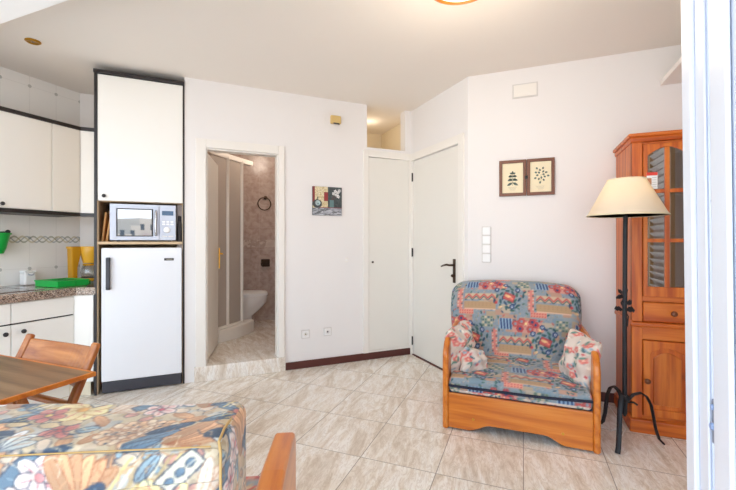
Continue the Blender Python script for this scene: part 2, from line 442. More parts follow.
def garden_print():
    CR = (214, 196, 166); ed = (70, 78, 98); BL = (108, 136, 158); DB = (58, 82, 108); PE = (222, 172, 130); PK = (206, 132, 122); LB = (158, 184, 196)
    Wd, Hd = 1.3, .9
    c = Cloth(Wd, Hd, 600, CR); r = c.rng
    for i in range(900): c.ell(r.rand()*Wd, r.rand()*Hd, .02+.02*r.rand(), .008+.006*r.rand(), r.rand()*6, [(220, 204, 176), (212, 186, 150), (206, 186, 162), (196, 194, 188)][i % 4])
    for i in range(420):
        x, y, a = r.rand()*Wd, r.rand()*Hd, r.rand()*6; k = i % 6
        if k == 0: c.ell(x, y, .022, .008, a, BL if i % 4 else PE, ed, .002); c.line([(x-.02*math.cos(a), y-.02*math.sin(a)), (x+.02*math.cos(a), y+.02*math.sin(a))], .0016, ed)
        elif k == 1: c.ell(x, y, .030, .012, a, PE, (170, 104, 70), .002); c.line([(x-.02*math.cos(a), y-.02*math.sin(a)), (x+.02*math.cos(a), y+.02*math.sin(a))], .0014, (190, 120, 84))
        elif k == 2: c.ell(x, y, .020, .013, a, (236, 214, 190), ed, .0018)
        elif k == 3: c.ell(x, y, .022, .007, a, LB, ed, .0018)
        elif k == 4: c.ell(x, y, .016, .010, a, (214, 160, 146), ed, .0018)
        else: c.line([(x, y), (x+.04*math.cos(a), y+.04*math.sin(a))], .0022, [ed, (178, 140, 84), DB][i % 3])
    def fan(x, y, L, n, a0, a1, w, col, edge=(170, 104, 70)):
        for k in range(n):
            a = a0+(a1-a0)*k/max(1, n-1); cc = tuple(np.clip(np.array(col)*(.9+.2*((k*7) % 5)/4), 0, 255))
            c.ell(x+L*.5*math.cos(a), y+L*.5*math.sin(a), L*.55, w, a, cc, edge, .0022)
            c.line([(x+.1*L*math.cos(a), y+.1*L*math.sin(a)), (x+.9*L*math.cos(a), y+.9*L*math.sin(a))], .0014, (196, 128, 92))
    def flower(x, y, R, col, n=5, ctr=(236, 200, 120), edge=ed):
        for k in range(n):
            a = k*2*PI/n+x*9; c.ell(x+R*.6*math.cos(a), y+R*.6*math.sin(a), R*.55, R*.38, a, col, edge, .0022)
            c.line([(x, y), (x+R*.9*math.cos(a), y+R*.9*math.sin(a))], .002, (206, 100, 110))
        c.ell(x, y, R*.22, R*.22, 0, ctr, edge, .0016)
    def berries(x, y, R, n):
        for k in range(n):
            a, q = k*2.4, R*math.sqrt(k/n); c.ell(x+q*1.5*math.cos(a), y+q*math.sin(a), .0115, .0095, a, [(238, 204, 168), (230, 186, 146), (244, 220, 190)][k % 3], (140, 96, 84), .0018)
            if k % 3 == 0: c.ell(x+q*1.5*math.cos(a)+.004, y+q*math.sin(a)-.006, .0035, .003, 0, DB)
    def leaf(x, y, L, w, a, col=BL):
        c.ell(x, y, L, w, a, col, ed, .0025); c.line([(x-L*.9*math.cos(a), y-L*.9*math.sin(a)), (x+L*.9*math.cos(a), y+L*.9*math.sin(a))], .002, ed)
        for k in range(-2, 3): c.line([(x+k*L*.3*math.cos(a), y+k*L*.3*math.sin(a)), (x+k*L*.3*math.cos(a)-w*.7*math.sin(a)+.2*L*math.cos(a), y+k*L*.3*math.sin(a)+w*.7*math.cos(a))], .0014, LB)
    def motif(ox, oy):
        # oy = 0 is the seam of the backrest, positive goes over its top
        berries(ox+.265, oy+.075, .055, 60)
        leaf(ox+.30, oy+.045, .055, .016, .5, BL); leaf(ox+.325, oy+.085, .05, .013, .45, DB); leaf(ox+.285, oy+.02, .04, .013, .35, BL)
        fan(ox+.335, oy+.022, .115, 6, .05, .85, .017, PE); leaf(ox+.42, oy+.13, .045, .014, .4, BL)
        c.rect(ox+.445, oy+.115, .06, .03, DB, -.7); 
        for k in range(4): c.line([(ox+.425+.012*k, oy+.135-.010*k), (ox+.445+.012*k, oy+.15-.010*k)], .004, (222, 196, 130))
        flower(ox+.09, oy+.085, .034, PK, 4, (200, 96, 96)); leaf(ox+.145, oy+.095, .022, .013, .5, LB); leaf(ox+.085, oy+.125, .03, .008, .5, LB)
        for k in range(4): c.ell(ox+.005+.035*k-.02, oy+.105+.018*(k % 2), .022, .014, .2, (224, 200, 160), ed, .0022)
        fan(ox+.01, oy+.005, .07, 5, .4, 2.3, .012, (220, 226, 222), ed); leaf(ox-.02, oy+.05, .03, .02, .4, DB)
        c.rect(ox+.13, oy+.015, .055, .02, DB, .5)
        # below the seam
        c.rect(ox+.045, oy-.06, .15, .028, BL, .85, ed, .003)
        for k in range(5): c.line([(ox+.0+.02*k, oy-.105+.023*k), (ox+.02+.02*k, oy-.11+.023*k)], .0025, LB)
        flower(ox+.105, oy-.055, .045, (246, 226, 220), 6, (228, 150, 150)); flower(ox+.06, oy-.115, .035, (244, 214, 206), 6, (214, 90, 110))
        fan(ox+.165, oy-.11, .11, 6, .7, 2.0, .016, PE); leaf(ox+.205, oy-.085, .03, .012, .6, DB); leaf(ox+.225, oy-.12, .04, .012, -.6, BL)
        for k in range(7): c.line([(ox+.215+.016*k, oy-.12), (ox+.28+.016*k, oy-.015)], .006, [(240, 216, 150), (250, 240, 214), (200, 176, 130)][k % 3])
        flower(ox+.335, oy-.12, .055, (246, 224, 170), 8, (226, 170, 96), (190, 140, 90))
        c.rect(ox+.375, oy-.055, .10, .042, (232, 226, 206), .75, ed, .003)
        for k in range(3): c.ell(ox+.352+.022*k, oy-.077+.02*k, .011, .007, .75, BL, ed, .002)
        leaf(ox+.31, oy-.04, .035, .012, .9, LB); fan(ox+.41, oy-.13, .1, 5, .2, 1.3, .013, (246, 226, 206), (200, 150, 120))
        flower(ox+.28, oy-.155, .035, PK, 5)
    for iy in range(3):
        for ix in range(-1, 4): motif(ix*.46+.2*(iy % 2)+.055, .19+iy*.31)
    for i in range(620):                     # fine pen strokes over the print
        x, y, a = r.rand()*Wd, r.rand()*Hd, r.rand()*6; L = .012+.02*r.rand()
        c.line([(x, y), (x+L*math.cos(a), y+L*math.sin(a)), (x+L*1.8*math.cos(a+.5), y+L*1.8*math.sin(a+.5))], .0022, [ed, (236, 214, 176), (196, 136, 96), (238, 226, 204), (226, 176, 130)][i % 5])
    return c
PATCH, ROSE, GARDEN = patchwork(), rosebud(), garden_print()
for c_ in (PATCH, ROSE, GARDEN, ):
    c_.a = sum(np.roll(np.roll(c_.a, i, 0), j, 1) for i in (-1, 0, 1) for j in (-1, 0, 1))/9.0
GARDEN.a = GARDEN.a*.90

def soft_box(name, mat, parent, w, d, h, r, step, color, deform=None, loc=(0, 0, 0)):
    """rounded cushion, grid of about STEP, origin at the bottom centre of its front; color(p, normal axis) -> rgb 0..255 array"""
    def axis(L):
        n = max(2, int(round(L/step))); return np.linspace(-L/2, L/2, n+1)
    X, Y, Z = axis(w), axis(d), axis(h); key = {}; vs = []; ns = []; fs = []
    def vid(i, j, k):
        q = (i, j, k)
        if q not in key: key[q] = len(vs); vs.append((X[i], Y[j], Z[k]))
        return key[q]
    nx, ny, nz = len(X)-1, len(Y)-1, len(Z)-1
    for i in range(nx):
        for k in range(nz):
            fs.append((vid(i, 0, k), vid(i+1, 0, k), vid(i+1, 0, k+1), vid(i, 0, k+1))); fs.append((vid(i, ny, k), vid(i, ny, k+1), vid(i+1, ny, k+1), vid(i+1, ny, k)))
    for i in range(nx):
        for j in range(ny):
            fs.append((vid(i, j, 0), vid(i, j+1, 0), vid(i+1, j+1, 0), vid(i+1, j, 0))); fs.append((vid(i, j, nz), vid(i+1, j, nz), vid(i+1, j+1, nz), vid(i, j+1, nz)))
    for j in range(ny):
        for k in range(nz):
            fs.append((vid(0, j, k), vid(0, j, k+1), vid(0, j+1, k+1), vid(0, j+1, k))); fs.append((vid(nx, j, k), vid(nx, j+1, k), vid(nx, j+1, k+1), vid(nx, j, k+1)))
    p = np.array(vs); hs = np.array([w, d, h])/2; inner = np.clip(p, -(hs-r), hs-r); dv = p-inner
    L = np.linalg.norm(dv, axis=1, keepdims=True); nrm = np.where(L > 1e-9, dv/np.maximum(L, 1e-9), 0)
    q = inner+nrm*r; face = np.isclose(np.abs(p), hs, atol=1e-6)
    flat = (L[:, 0] < r+1e-6)
    q = np.where(face & (np.abs(dv) >= r-1e-6) & (np.sum(np.abs(dv) > 1e-9, axis=1, keepdims=True) == 1), p, q)
    ax = np.argmax(np.where(face, np.abs(nrm)+.001, np.abs(nrm)), axis=1)
    q0 = q+np.array([0, d/2, h/2]); rgb = color(q0, ax, np.sign(p))
    if deform is not None: q0 = deform(q0.copy())
    q0 = q0+np.array(loc)
    me = bpy.data.meshes.new(name); me.from_pydata([tuple(v) for v in q0], [], fs)
    at = me.color_attributes.new('Col', 'FLOAT_COLOR', 'POINT')
    at.data.foreach_set('color', np.concatenate([lin_np(rgb), np.ones((len(q0), 1))], 1).astype(np.float32).ravel())
    me.materials.append(M[mat])
    for pl in me.polygons: pl.use_smooth = True
    o = bpy.data.objects.new(name, me); C.objects.link(o); o.parent = parent; return o
def painted_sheet(name, mat, parent, cloth, w, h, y, step=.003):
    nx, nz = int(w/step), int(h/step); vs = []; fs = []
    for k in range(nz+1):
        for i in range(nx+1): vs.append((w*i/nx-w/2, y, h*k/nz-h/2))
    for k in range(nz):
        for i in range(nx): a = k*(nx+1)+i; fs.append((a, a+1, a+nx+2, a+nx+1))
    p = np.array(vs); rgb = cloth.sample(np.clip((p[:, 0]+w/2)/w*cloth.w, 0, cloth.w-1e-4), np.clip((p[:, 2]+h/2)/h*cloth.h, 0, cloth.h-1e-4))
    me = bpy.data.meshes.new(name); me.from_pydata(vs, [], fs); at = me.color_attributes.new('Col', 'FLOAT_COLOR', 'POINT')
    at.data.foreach_set('color', np.concatenate([lin_np(rgb), np.ones((len(p), 1))], 1).astype(np.float32).ravel())
    me.materials.append(M[mat]); o = bpy.data.objects.new(name, me); C.objects.link(o); o.parent = parent; return o

# ================================================================== ROOM SHELL
u0, u1 = FB.at(206)[0], FB.at(278.2)[0]                # bathroom opening
ufr = FB.at(184.5)[0]                                    # housing / wall joint
uc0, uc1 = FB.at(363)[0], UC1
zdoor = FB.at(206, 148)[1]
TH = .10
struct('floor', box(XL-.2, 2.6, -2.3, 5.9, -.1, 0), 'marble_floor')
struct('ceiling', box(XL-.2, 2.6, -1.9, 7.2, ZC, ZC+.1), 'ceiling_paint')
w = MB(); w.box(ufr, u0, 0, TH, 0, ZC); w.box(u0, u1, 0, TH, zdoor, ZC); w.box(u1, uc0, 0, TH, 0, ZC)
zn = FB.at(385, 149)[1]                                # ledge of the high niche
w.box(uc0, uc1+.0, 0, TH, zn-.06, zn)
w.box(uc0, uc1, TH-.02, TH, 0, zn)                     # behind closet door
ucp = FB.at(405)[0]
w.box(ucp, uc1, 0, TH, zn, ZC); w.box(uc0, FB.at(367)[0], 0, TH, zn, ZC)
struct('wall_back', w, 'wall_white', FB)
# niche above the closet
w = MB(); w.box(uc0-.02, uc1+.5, .95, 1.0, zn-.06, ZC); w.box(uc0-.05, uc0, TH, 1.0, zn-.06, ZC); w.box(uc1+.10, uc1+.15, TH, 1.0, zn-.06, ZC); w.box(uc0-.05, uc1+.35, TH, 1.0, zn-.06, zn)
w.box(uc0, uc0+.30, .60, .95, zn, 2.36)
struct('wall_niche', w, 'niche_cream', FB)
# entry door wall
dlen = (FD.o.y-YP)/math.sin(PI/4)
xd0, xd1 = .035, FD.at(459.5)[0]
zed = FD.at(458, 144)[1]
w = MB(); w.box(0, xd0, 0, TH, 0, ZC); w.box(xd0, xd1, 0, TH, zed, ZC); w.box(xd1, dlen, 0, TH, 0, ZC)
struct('wall_entry', w, 'wall_white', FD)
c2 = FD.world(dlen, 0)
struct('wall_pictures', box(c2.x, 2.6, YP, YP+.1, 0, ZC), 'wall_white')
struct('wall_right', box(2.45, 2.6, -1.9, YP, 0, ZC), 'wall_white')
struct('wall_left', box(XL-.1, XL, -1.9, 2.436, 0, ZC), 'kitchen_tile')
fe = Frame((XL, 2.436), 45)
struct('wall_kitchen_end', box(-.05, .95, 0, .1, 0, ZC), 'wall_white', fe)
# dropped white beam over the window side, and the high plank at the picture wall
struct('trim_beam', box(XL, 2.45, .55, 1.265, 2.40, ZC), 'soffit_white')
xs = FP.at(660)[0]
struct('trim_soffit', box(xs, 2.44, 2.72, YP-.001, 2.325, 2.36), 'trim_white', bevel=.003)
# skirting
for i, (a, b) in enumerate(((u1+.10, uc0), (uc0, uc1))):
    pass
sk = MB(); sk.box(FB.at(285.5)[0], uc1, -.014, 0, 0, .07)
struct('baseboard_back', sk, 'skirting', FB, bevel=.003)
struct('baseboard_pictures', box(c2.x, 1.80, YP-.014, YP, 0, .07), 'skirting', bevel=.003)
struct('baseboard_entry', box(xd1+.07, dlen-.02, -.014, 0, 0, .07), 'skirting', FD, bevel=.003)
# ---- bathroom door set (door_1): frame, leaf swung inward
fw = FB.at(206)[0]-FB.at(195.5)[0]
r = sroot('door_1', FB, 'narrow bathroom doorway with white frame and inward opened leaf', 'door')
fr = MB(); fr.box(u0-fw, u0, -.022, .0, 0.0, zdoor+.075); fr.box(u1, u1+fw*.66, -.022, 0, 0.0, zdoor+.075); fr.box(u0, u1, -.022, 0, zdoor, zdoor+.075)
fr.box(u0, u0+.012, 0, TH, .13, zdoor); fr.box(u1-.012, u1, 0, TH, .13, zdoor); fr.box(u0, u1, 0, TH, zdoor-.012, zdoor)
fr.build('door_frame', 'trim_white', r, bevel=.004)
hx, hy = u0+.016, TH
lf = Frame((0, 0), 0); ang = math.atan2(.70, .135); dx, dy = math.cos(ang), math.sin(ang); L = .60
q = MB(); a = (hx, hy); b = (hx+dx*L, hy+dy*L); nx_, ny_ = -dy*.035, dx*.035
q.prism([a, b, (b[0]+nx_, b[1]+ny_), (a[0]+nx_, a[1]+ny_)], 'z', .145, zdoor-.02)
leaf = q.build('door_leaf', 'door_white', r, bevel=.003)
hp = (hx+dx*(L-.06)+dy*.02, hy+dy*(L-.06)-dx*.02)
q = MB(); q.box(hp[0]-.006, hp[0]+.006, hp[1]-.006, hp[1]+.006, .93, 1.14); q.tube([(hp[0], hp[1], 1.08), (hp[0]+dy*.035, hp[1]-dx*.035, 1.08), (hp[0]+dy*.04-dx*.1, hp[1]-dx*.04-dy*.1, 1.08)], .008)
q.build('door_handle', 'brass', leaf, smooth=True)
# ---- closet door (door_2)
r = sroot('door_2', FB, 'flat white closet door in the wall below the high niche', 'door')
xa, xb = FB.at(368)[0], FB.at(408.5)[0]; zt = FB.at(368, 157)[1]; zb_ = FB.at(368, 351)[1]
fr = MB(); fr.box(uc0, xa, -.018, .004, .07, zn-.03); fr.box(xb, uc1, -.018, .004, .07, zn-.03); fr.box(xa, xb, -.018, .004, zt, zn-.03); fr.box(xa, xb, -.012, .004, .07, zb_)
fr.build('door_frame', 'trim_white', r, bevel=.003)
pn = box(xa+.003, xb-.003, -.010, .02, zb_+.004, zt-.004).build('door_leaf', 'door_white', r, bevel=.003)
kx, kz = FB.at(371.5, 262)
MB().lathe([(.004, 0), (.004, -.012), (.011, -.018), (.011, -.026), (.004, -.03)], 16, (kx, -.01, kz), 'y').build('knob', 'bronze', pn, smooth=True)
# ---- entry door (door_3)
r = sroot('door_3', FD, 'tall plain white entry door with dark bronze handle', 'door')
fr = MB(); fr.box(.0, xd0, -.018, .0, 0, zed+.075); fr.box(xd1, xd1+.072, -.018, 0, 0, zed+.075); fr.box(xd0, xd1, -.018, 0, zed, zed+.075)
fr.box(xd1-.004, xd1, 0, .06, 0, zed); fr.box(xd0, xd0+.004, 0, .06, 0, zed)
fr.build('door_frame', 'trim_white', r, bevel=.004)
lf = box(xd0+.005, xd1-.007, .006, .046, .012, zed-.006).build('door_leaf', 'door_white', r, bevel=.003)
box(xd0, xd1, -.004, .06, 0, .010).build('threshold', 'skirting', r)
for zz_ in (FD.at(414, 177)[1], 1.09, FD.at(414, 341)[1]):
    q = MB(); q.tube([(xd0+.003, -.006, zz_-.045), (xd0+.003, -.006, zz_+.045)], .008); q.build('hinge', 'hinge_black', r, smooth=True)
hx_, hz1 = FD.at(454, 259)[0], FD.at(454, 259)[1]; hz0 = FD.at(454, 283)[1]
hd = box(hx_-.018, hx_+.018, -.002, .006, hz0, hz1).build('handle_plate', 'bronze', lf, bevel=.003)
q = MB(); zl = hz1-.055; q.tube([(hx_, 0, zl), (hx_, -.05, zl), (hx_-.03, -.058, zl+.004), (hx_-.08, -.056, zl-.004), (hx_-.125, -.05, zl-.016)], [.010, .009, .010, .008, .007]); 
q.lathe([(.013, 0), (.015, -.02), (.008, -.03)], 14, (hx_, 0, hz0+.065), 'y')
q.build('door_handle', 'bronze', lf, smooth=True)
# ---- bathroom shell
ZB = .13
struct('floor_bathroom', box(-.90, .45, .05, 1.85, .0, ZB), 'marble_step', FB)
struct('trim_step', box(u0-fw-.01, u1+fw*.75, -.028, .05, 0, ZB), 'marble_step', FB, bevel=.004)
w = MB(); w.box(-.93, .5, 1.80, 1.9, 0, ZC); w.box(.40, .5, TH, 1.8, 0, ZC); w.box(-.93, -.89, TH, 1.8, 0, ZC); w.box(-.89, -.74, 1.24, 1.8, 0, ZC)
struct('wall_bathroom', w, 'bath_tile', FB)
# ---- balcony door set on the camera side (window_1)
ty = math.radians(.6)
xj = .2535
r = sroot('window_1', W0, 'white sliding balcony door frame close by with lock plate', 'window', xj, .75, 0)
r.rotation_euler = (0, -ty, 0)
fr = MB(); fr.box(0, .05, -.072, 0, 0, 2.4); fr.box(-.007, .0, -.032, -.0, 0, 2.4); fr.box(-.004, 0, -.072, -.046, 0, 2.4)
fr.box(0, .05, -1.0, -.105, 2.28, 2.4); fr.box(0, .05, -1.0, -.105, 0, .09)
fr.build('window_frame', 'upvc', r, bevel=.002)
box(.004, .046, -.092, -.072, 0, 2.4).build('frame_groove', 'upvc_groove', r)
st = MB(); st.box(-.006, .05, -.28, -.092, .0, 2.4); st.box(-.014, -.008, -.16, -.125, 0, 2.4)
sash = st.build('window_sash', 'upvc', r, bevel=.003)
box(.02, .028, -1.0, -.28, .09, 2.28).build('pane', 'pane_glass', r)
zl = FP.at(704, 400)[1]
def jz(px, py):                                   # height on the jamb plane x = const
    rr = ray(px); d = (xj-.009)/rr[0]; return H+(HZ-py)*d/FPX
lk = MB(); lk.box(-.002, .008, -.090, -.076, jz(704, 432), jz(704, 390)); 
lk = lk.build('lock_plate', 'lock_grey', r, bevel=.002)
q = MB(); q.lathe([(.004, 0), (.004, -.004), (.003, -.005)], 12, (0, -.083, jz(704, 397)), 'x'); q.lathe([(.005, 0), (.005, -.004), (.004, -.006)], 12, (0, -.083, jz(704, 415)), 'x'); q.build('lock_bolt', 'upvc_groove', lk, smooth=True)
q = MB(); q.lathe([(.003, .005), (.003, -.001), (1e-6, -.002)], 12, (0, -.083, jz(705, 203)), 'x'); q.build('screw_cap', 'dark_plastic', r, smooth=True)
# balcony wall beside the opening, behind the sliding frame
struct('wall_window', box(1.22, 2.45, .35, .5, 0, ZC), 'wall_white')

# ================================================================== THINGS ON THE WALLS
def plate(name, label, cat, fr, px, py, w_, h_, mat, mark=None, group=None):
    x, z = fr.at(px, py); t = thing(name, label, cat, fr, x, 0, z, group)
    box(-w_/2, w_/2, -.010, 0, -h_/2, h_/2).build('face_plate', mat, t, bevel=.003); return t
for px, py, lb in ((305.3, 334, 'white wall socket above the dark skirting, the one nearer the bathroom door'), (327.3, 331.5, 'white wall socket above the dark skirting, the one nearer the closet')):
    t = plate('wall_socket', lb, 'socket', FB, px, py, .082, .082, 'switch_frame', group='sockets above the skirting')
    box(-.033, .033, -.013, -.009, -.033, .033).build('insert', 'white_plastic', t, bevel=.002)
    q = MB(); q.lathe([(.018, -.0125), (.019, -.015), (.015, -.0155), (.014, -.011)], 20, (0, 0, 0), 'y'); q.build('rim', 'switch_frame', t, smooth=True)
    q = MB(); q.lathe([(.009, -.0132), (.009, -.0142)], 16, (0, 0, 0), 'y'); q.build('contact', 'dark_plastic' if px > 320 else 'ink_grey', t)
t = plate('wall_switch', 'small blank white plate on wall between painting and closet', 'switch', FB, 346.5, 260, .03, .045, 'trim_white')
box(-.008, .008, -.014, -.01, -.012, .012).build('button', 'white_plastic', t, bevel=.002)
sx0, sz0 = FP.at(486.5, 226.5); sx1, sz1 = FP.at(486.5, 262.5)
t = thing('light_switch_column', 'column of four square white light switches beside entry door', 'switch', FP, sx0, 0, (sz0+sz1)/2)
hh = (sz0-sz1)/2
box(-.038, .038, -.008, 0, -hh, hh).build('face_plate', 'switch_frame', t, bevel=.004)
for k in range(4):
    zc_ = -hh+hh*2*(k+.5)/4; box(-.031, .031, -.013, -.007, zc_-hh/4+.006, zc_+hh/4-.006).build('rocker', 'white_plastic', t, bevel=.003)
x, z = FB.at(335, 120.5)
t = thing('doorbell_chime', 'small yellowed chime box high on the white wall', 'doorbell', FB, x, 0, z)
box(-.052, .052, -.04, 0, -.040, .040).build('housing', 'alarm_yellow', t, bevel=.010); box(-.03, .03, -.047, -.044, -.05, -.036).build('slot', 'dark_plastic', t)
x0_, z0_ = FB.at(309, 114); x1_, z1_ = FB.at(328, 129)
t = tag(put(box(-.075, .075, -.004, 0, -.05, .05).build('junction_cover', 'wall_white', bevel=.002), FB, FB.at(318)[0], 0, FB.at(318, 121.5)[1]), 'faint painted over cover plate next to the chime box', 'cover plate')
x, z = FP.at(525, 90.5)
t = thing('wall_vent', 'painted rectangular vent cover high on the picture wall', 'vent', FP, x, 0, z)
box(-.096, .096, -.008, 0, -.058, .058).build('cover', 'switch_frame', t, bevel=.003); box(-.085, .085, -.011, -.007, -.047, .047).build('inner_panel', 'trim_white', t, bevel=.002)
# painting
xa_, za_ = FB.at(312, 186.5); xb_, zb2 = FB.at(341.3, 215.7)
pw, ph = xb_-xa_, za_-zb2+.005
pc = Cloth(.35, .35, 400, (214, 198, 156)); rr_ = pc.rng
for i in range(240): pc.ell(.02+.16*rr_.rand(), .09+.26*rr_.rand(), .014, .006, rr_.rand()*3, [(226, 210, 170), (204, 184, 140), (232, 222, 190)][i % 3])
pc.rect(.013, .255, .026, .2, (134, 40, 44)); pc.rect(.16, .23, .045, .105, (150, 40, 44), 0, (120, 60, 50), .003)
pc.rect(.265, .22, .17, .27, (56, 66, 70))
for i in range(200): pc.ell(.185+.16*rr_.rand(), .09+.26*rr_.rand(), .016, .005, 1.5+rr_.rand()*.4, [(48, 58, 62), (70, 82, 84), (60, 74, 76)][i % 3])
pc.rect(.225, .145, .05, .09, (96, 130, 132)); pc.line([(.225, .19), (.26, .27)], .004, (110, 60, 60)); pc.line([(.23, .19), (.30, .25)], .004, (110, 60, 60))
for fx, fy in ((.25, .27), (.27, .30), (.30, .285), (.32, .31), (.305, .235), (.285, .255)):
    for a in range(5): pc.ell(fx+.012*math.cos(a*1.26), fy+.012*math.sin(a*1.26), .010, .006, a*1.26, (238, 236, 236))
pc.rect(.175, .045, .35, .09, (150, 154, 164))
for i in range(160): pc.ell(rr_.rand()*.35, rr_.rand()*.085, .03, .005, rr_.rand()*.4-.1, [(176, 180, 190), (120, 124, 132), (196, 198, 206), (96, 98, 104)][i % 4])
pc.rect(.21, .093, .28, .008, (140, 46, 50)); pc.ell(.055, .14, .055, .052, 0, (54, 62, 66)); pc.rect(.058, .205, .018, .04, (96, 104, 84)); pc.ell(.06, .15, .03, .032, 0, (176, 196, 200)); pc.ell(.066, .14, .012, .012, 0, (110, 140, 146))
t = thing('canvas_painting', 'unframed still life canvas with vase and white flowers on wall', 'painting', FB, (xa_+xb_)/2, 0, (za_+zb2)/2)
box(-pw/2, pw/2, -.018, 0, -ph/2, ph/2).build('canvas_block', 'dark_things', t, bevel=.002)
painted_sheet('painted_front', 'painted_canvas', t, pc, pw-.002, ph-.002, -.0186)
# framed botanical prints, hinged together
def leafquad(mb, x, z, L, wd, a, y):
    c, s_ = math.cos(a), math.sin(a)
    pts = [(0, 0), (.35, .5), (.7, .42), (1, 0), (.7, -.42), (.35, -.5)]
    mb.add([(x+(p*L)*c-(q_*wd)*s_, y, z+(p*L)*s_+(q_*wd)*c) for p, q_ in pts], [tuple(range(6))])
for k, (pa, pb, lb) in enumerate(((499.3, 526.3, 'framed botanical print of a pointed leafy sprig, nearer the switches'), (526.8, 554.5, 'framed botanical print of a round leafy spray, nearer the lamp'))):
    xa_, xb_ = FP.at(pa)[0], FP.at(pb)[0]; zt_ = FP.at(526, 159.7)[1]; zb2 = FP.at(526, 195.7)[1]
    hw, hh = (xb_-xa_)/2, (zt_-zb2)/2
    t = thing('framed_print', lb, 'picture frame', FP, (xa_+xb_)/2, 0, (zt_+zb2)/2, 'framed botanical prints')
    f_ = .024
    MB().ring_prism([(-hw, -hh), (hw, -hh), (hw, hh), (-hw, hh)], [(-hw+f_, -hh+f_), (hw-f_, -hh+f_), (hw-f_, hh-f_), (-hw+f_, hh-f_)], 'y', -.024, 0).build('frame', 'frame_wood', t, bevel=.003)
    pp = box(-hw+f_-.002, hw-f_+.002, -.012, -.004, -hh+f_-.002, hh-f_+.002).build('print', 'paper_cream', t)
    d_ = MB(); y_ = -.0125
    if k == 0:
        for q_, (zz_, LL) in enumerate(((-.035, .05), (-.005, .042), (.02, .034))):
            for sgn in (1, -1): leafquad(d_, 0, zz_, LL, .02, PI/2-sgn*(2.1-.15*q_)+0*PI, y_); leafquad(d_, 0, zz_+.014, LL*.7, .015, PI/2-sgn*1.2, y_)
        leafquad(d_, 0, .03, .03, .014, PI/2, y_); d_.box(-.0012, .0012, y_, y_+.0005, -.06, .05)
    else:
        for q_ in range(16): a = q_*2.4; R_ = .007+.0026*q_; leafquad(d_, .004+R_*math.cos(a), .018+R_*1.15*math.sin(a), .022, .015, a, y_)
        d_.box(.002, .0044, y_, y_+.0005, -.04, .02)
    d_.build('drawing', 'ink_green', pp)
    d_ = MB()
    for q_ in range(4): d_.box(-.035+.006*q_, .03-.004*q_, y_, y_+.0004, -.075-.008*q_, -.0735-.008*q_)
    d_.build('caption_lines', 'ink_grey', pp)
    if k == 0: box(hw-.012, hw+.012, -.026, -.023, -.012, .012).build('clasp', 'hinge_black', t)

# ceiling lamp and spot
t = thing('ceiling_lamp', 'round flush ceiling lamp with orange wooden rim', 'lamp', W0, -.295, 2.085, ZC)
q = MB(); q.lathe([(.15, 0), (.185, -.0), (.190, -.03), (.180, -.055), (.165, -.062), (.160, -.05)], 48); q.build('rim', 'oak_X', t, smooth=True)
q = MB(); q.lathe([(.166, -.045), (.150, -.056), (.10, -.064), (.05, -.068), (1e-6, -.069)], 48); q.build('glass_dish', 'opal_glass', t, smooth=True)
p_ = on_z(33, 41, ZC)
t = thing('ceiling_spot', 'small brass recessed spotlight in the ceiling over the kitchen', 'spotlight', W0, p_.x, p_.y, ZC)
q = MB(); q.lathe([(.026, -.001), (.046, -.001), (.046, -.006), (.036, -.012), (.026, -.008)], 28); q.build('ring', 'brass', t, smooth=True)
q = MB(); q.lathe([(.026, -.002), (.020, -.007), (1e-6, -.009)], 20); q.build('bulb', 'steel', t, smooth=True)

# ================================================================== KITCHEN
# --- tall housing with fridge, back-wall frame (x along the wall)
xh0, xh1 = FB.at(94.3)[0], FB.at(184.5)[0]
zht = FB.at(95, 69.3)[1]
HD = .56
t = thing('tall_fridge_housing', 'tall white cabinet with black edges built around the fridge', 'cabinet', FB, 0, 0, 0)
def fb(px, py, y=0): return FB.at(px, py, y)
zsh = fb(140, 241.6)[1]; zdb = fb(140, 202.3)[1]
p = MB(); p.box(xh0, xh0+.018, .02, HD, 0, zht-.005); p.build('side_panel', 'chipboard', t)
p = MB(); p.box(xh1-.018, xh1, .02, HD, 0, zht-.005); p.build('side_panel', 'chipboard', t)
p = MB(); p.box(xh0+.018, xh1-.018, HD-.02, HD, 0, zht-.005); p.build('back_panel', 'chipboard', t)
p = MB(); p.box(xh0+.018, xh1-.018, .02, HD-.02, zdb, zdb+.018); p.build('shelf', 'chipboard', t)
p = MB(); p.box(xh0+.018, xh1-.018, -.002, HD-.02, zsh-.022, zsh); p.build('shelf', 'chipboard', t, bevel=.002)
p = MB(); p.box(xh0, xh0+.018, -.012, .02, 0, zht); p.build('edge_strip', 'black_edge', t)
p = MB(); p.box(xh1-.012, xh1, -.006, .02, 0, zht-.02); p.build('edge_strip', 'black_edge', t)
p = MB(); p.box(xh0-.004, xh1, -.022, HD, zht-.028, zht); p.build('cornice', 'black_edge', t, bevel=.003)
p = MB(); p.box(xh0+.018, xh0+.026, 0, .03, 0, zdb); p.build('liner', 'chipboard', t)
dr = box(xh0+.022, xh1-.014, -.006, .016, zdb+.004, zht-.032).build('door', 'laminate', t, bevel=.003)
kx, kz = fb(104.5, 196)
def knob(parent, x, y, z, r=.014, mat='black_edge', axis='y', s=-1):
    q = MB(); q.lathe([(r*.5, 0), (r*.5, s*.010), (r, s*.016), (r, s*.022), (r*.6, s*.027), (1e-6, s*.028)], 18, (x, y, z), axis); return q.build('knob', mat, parent, smooth=True)
knob(dr, kx, -.006, kz)
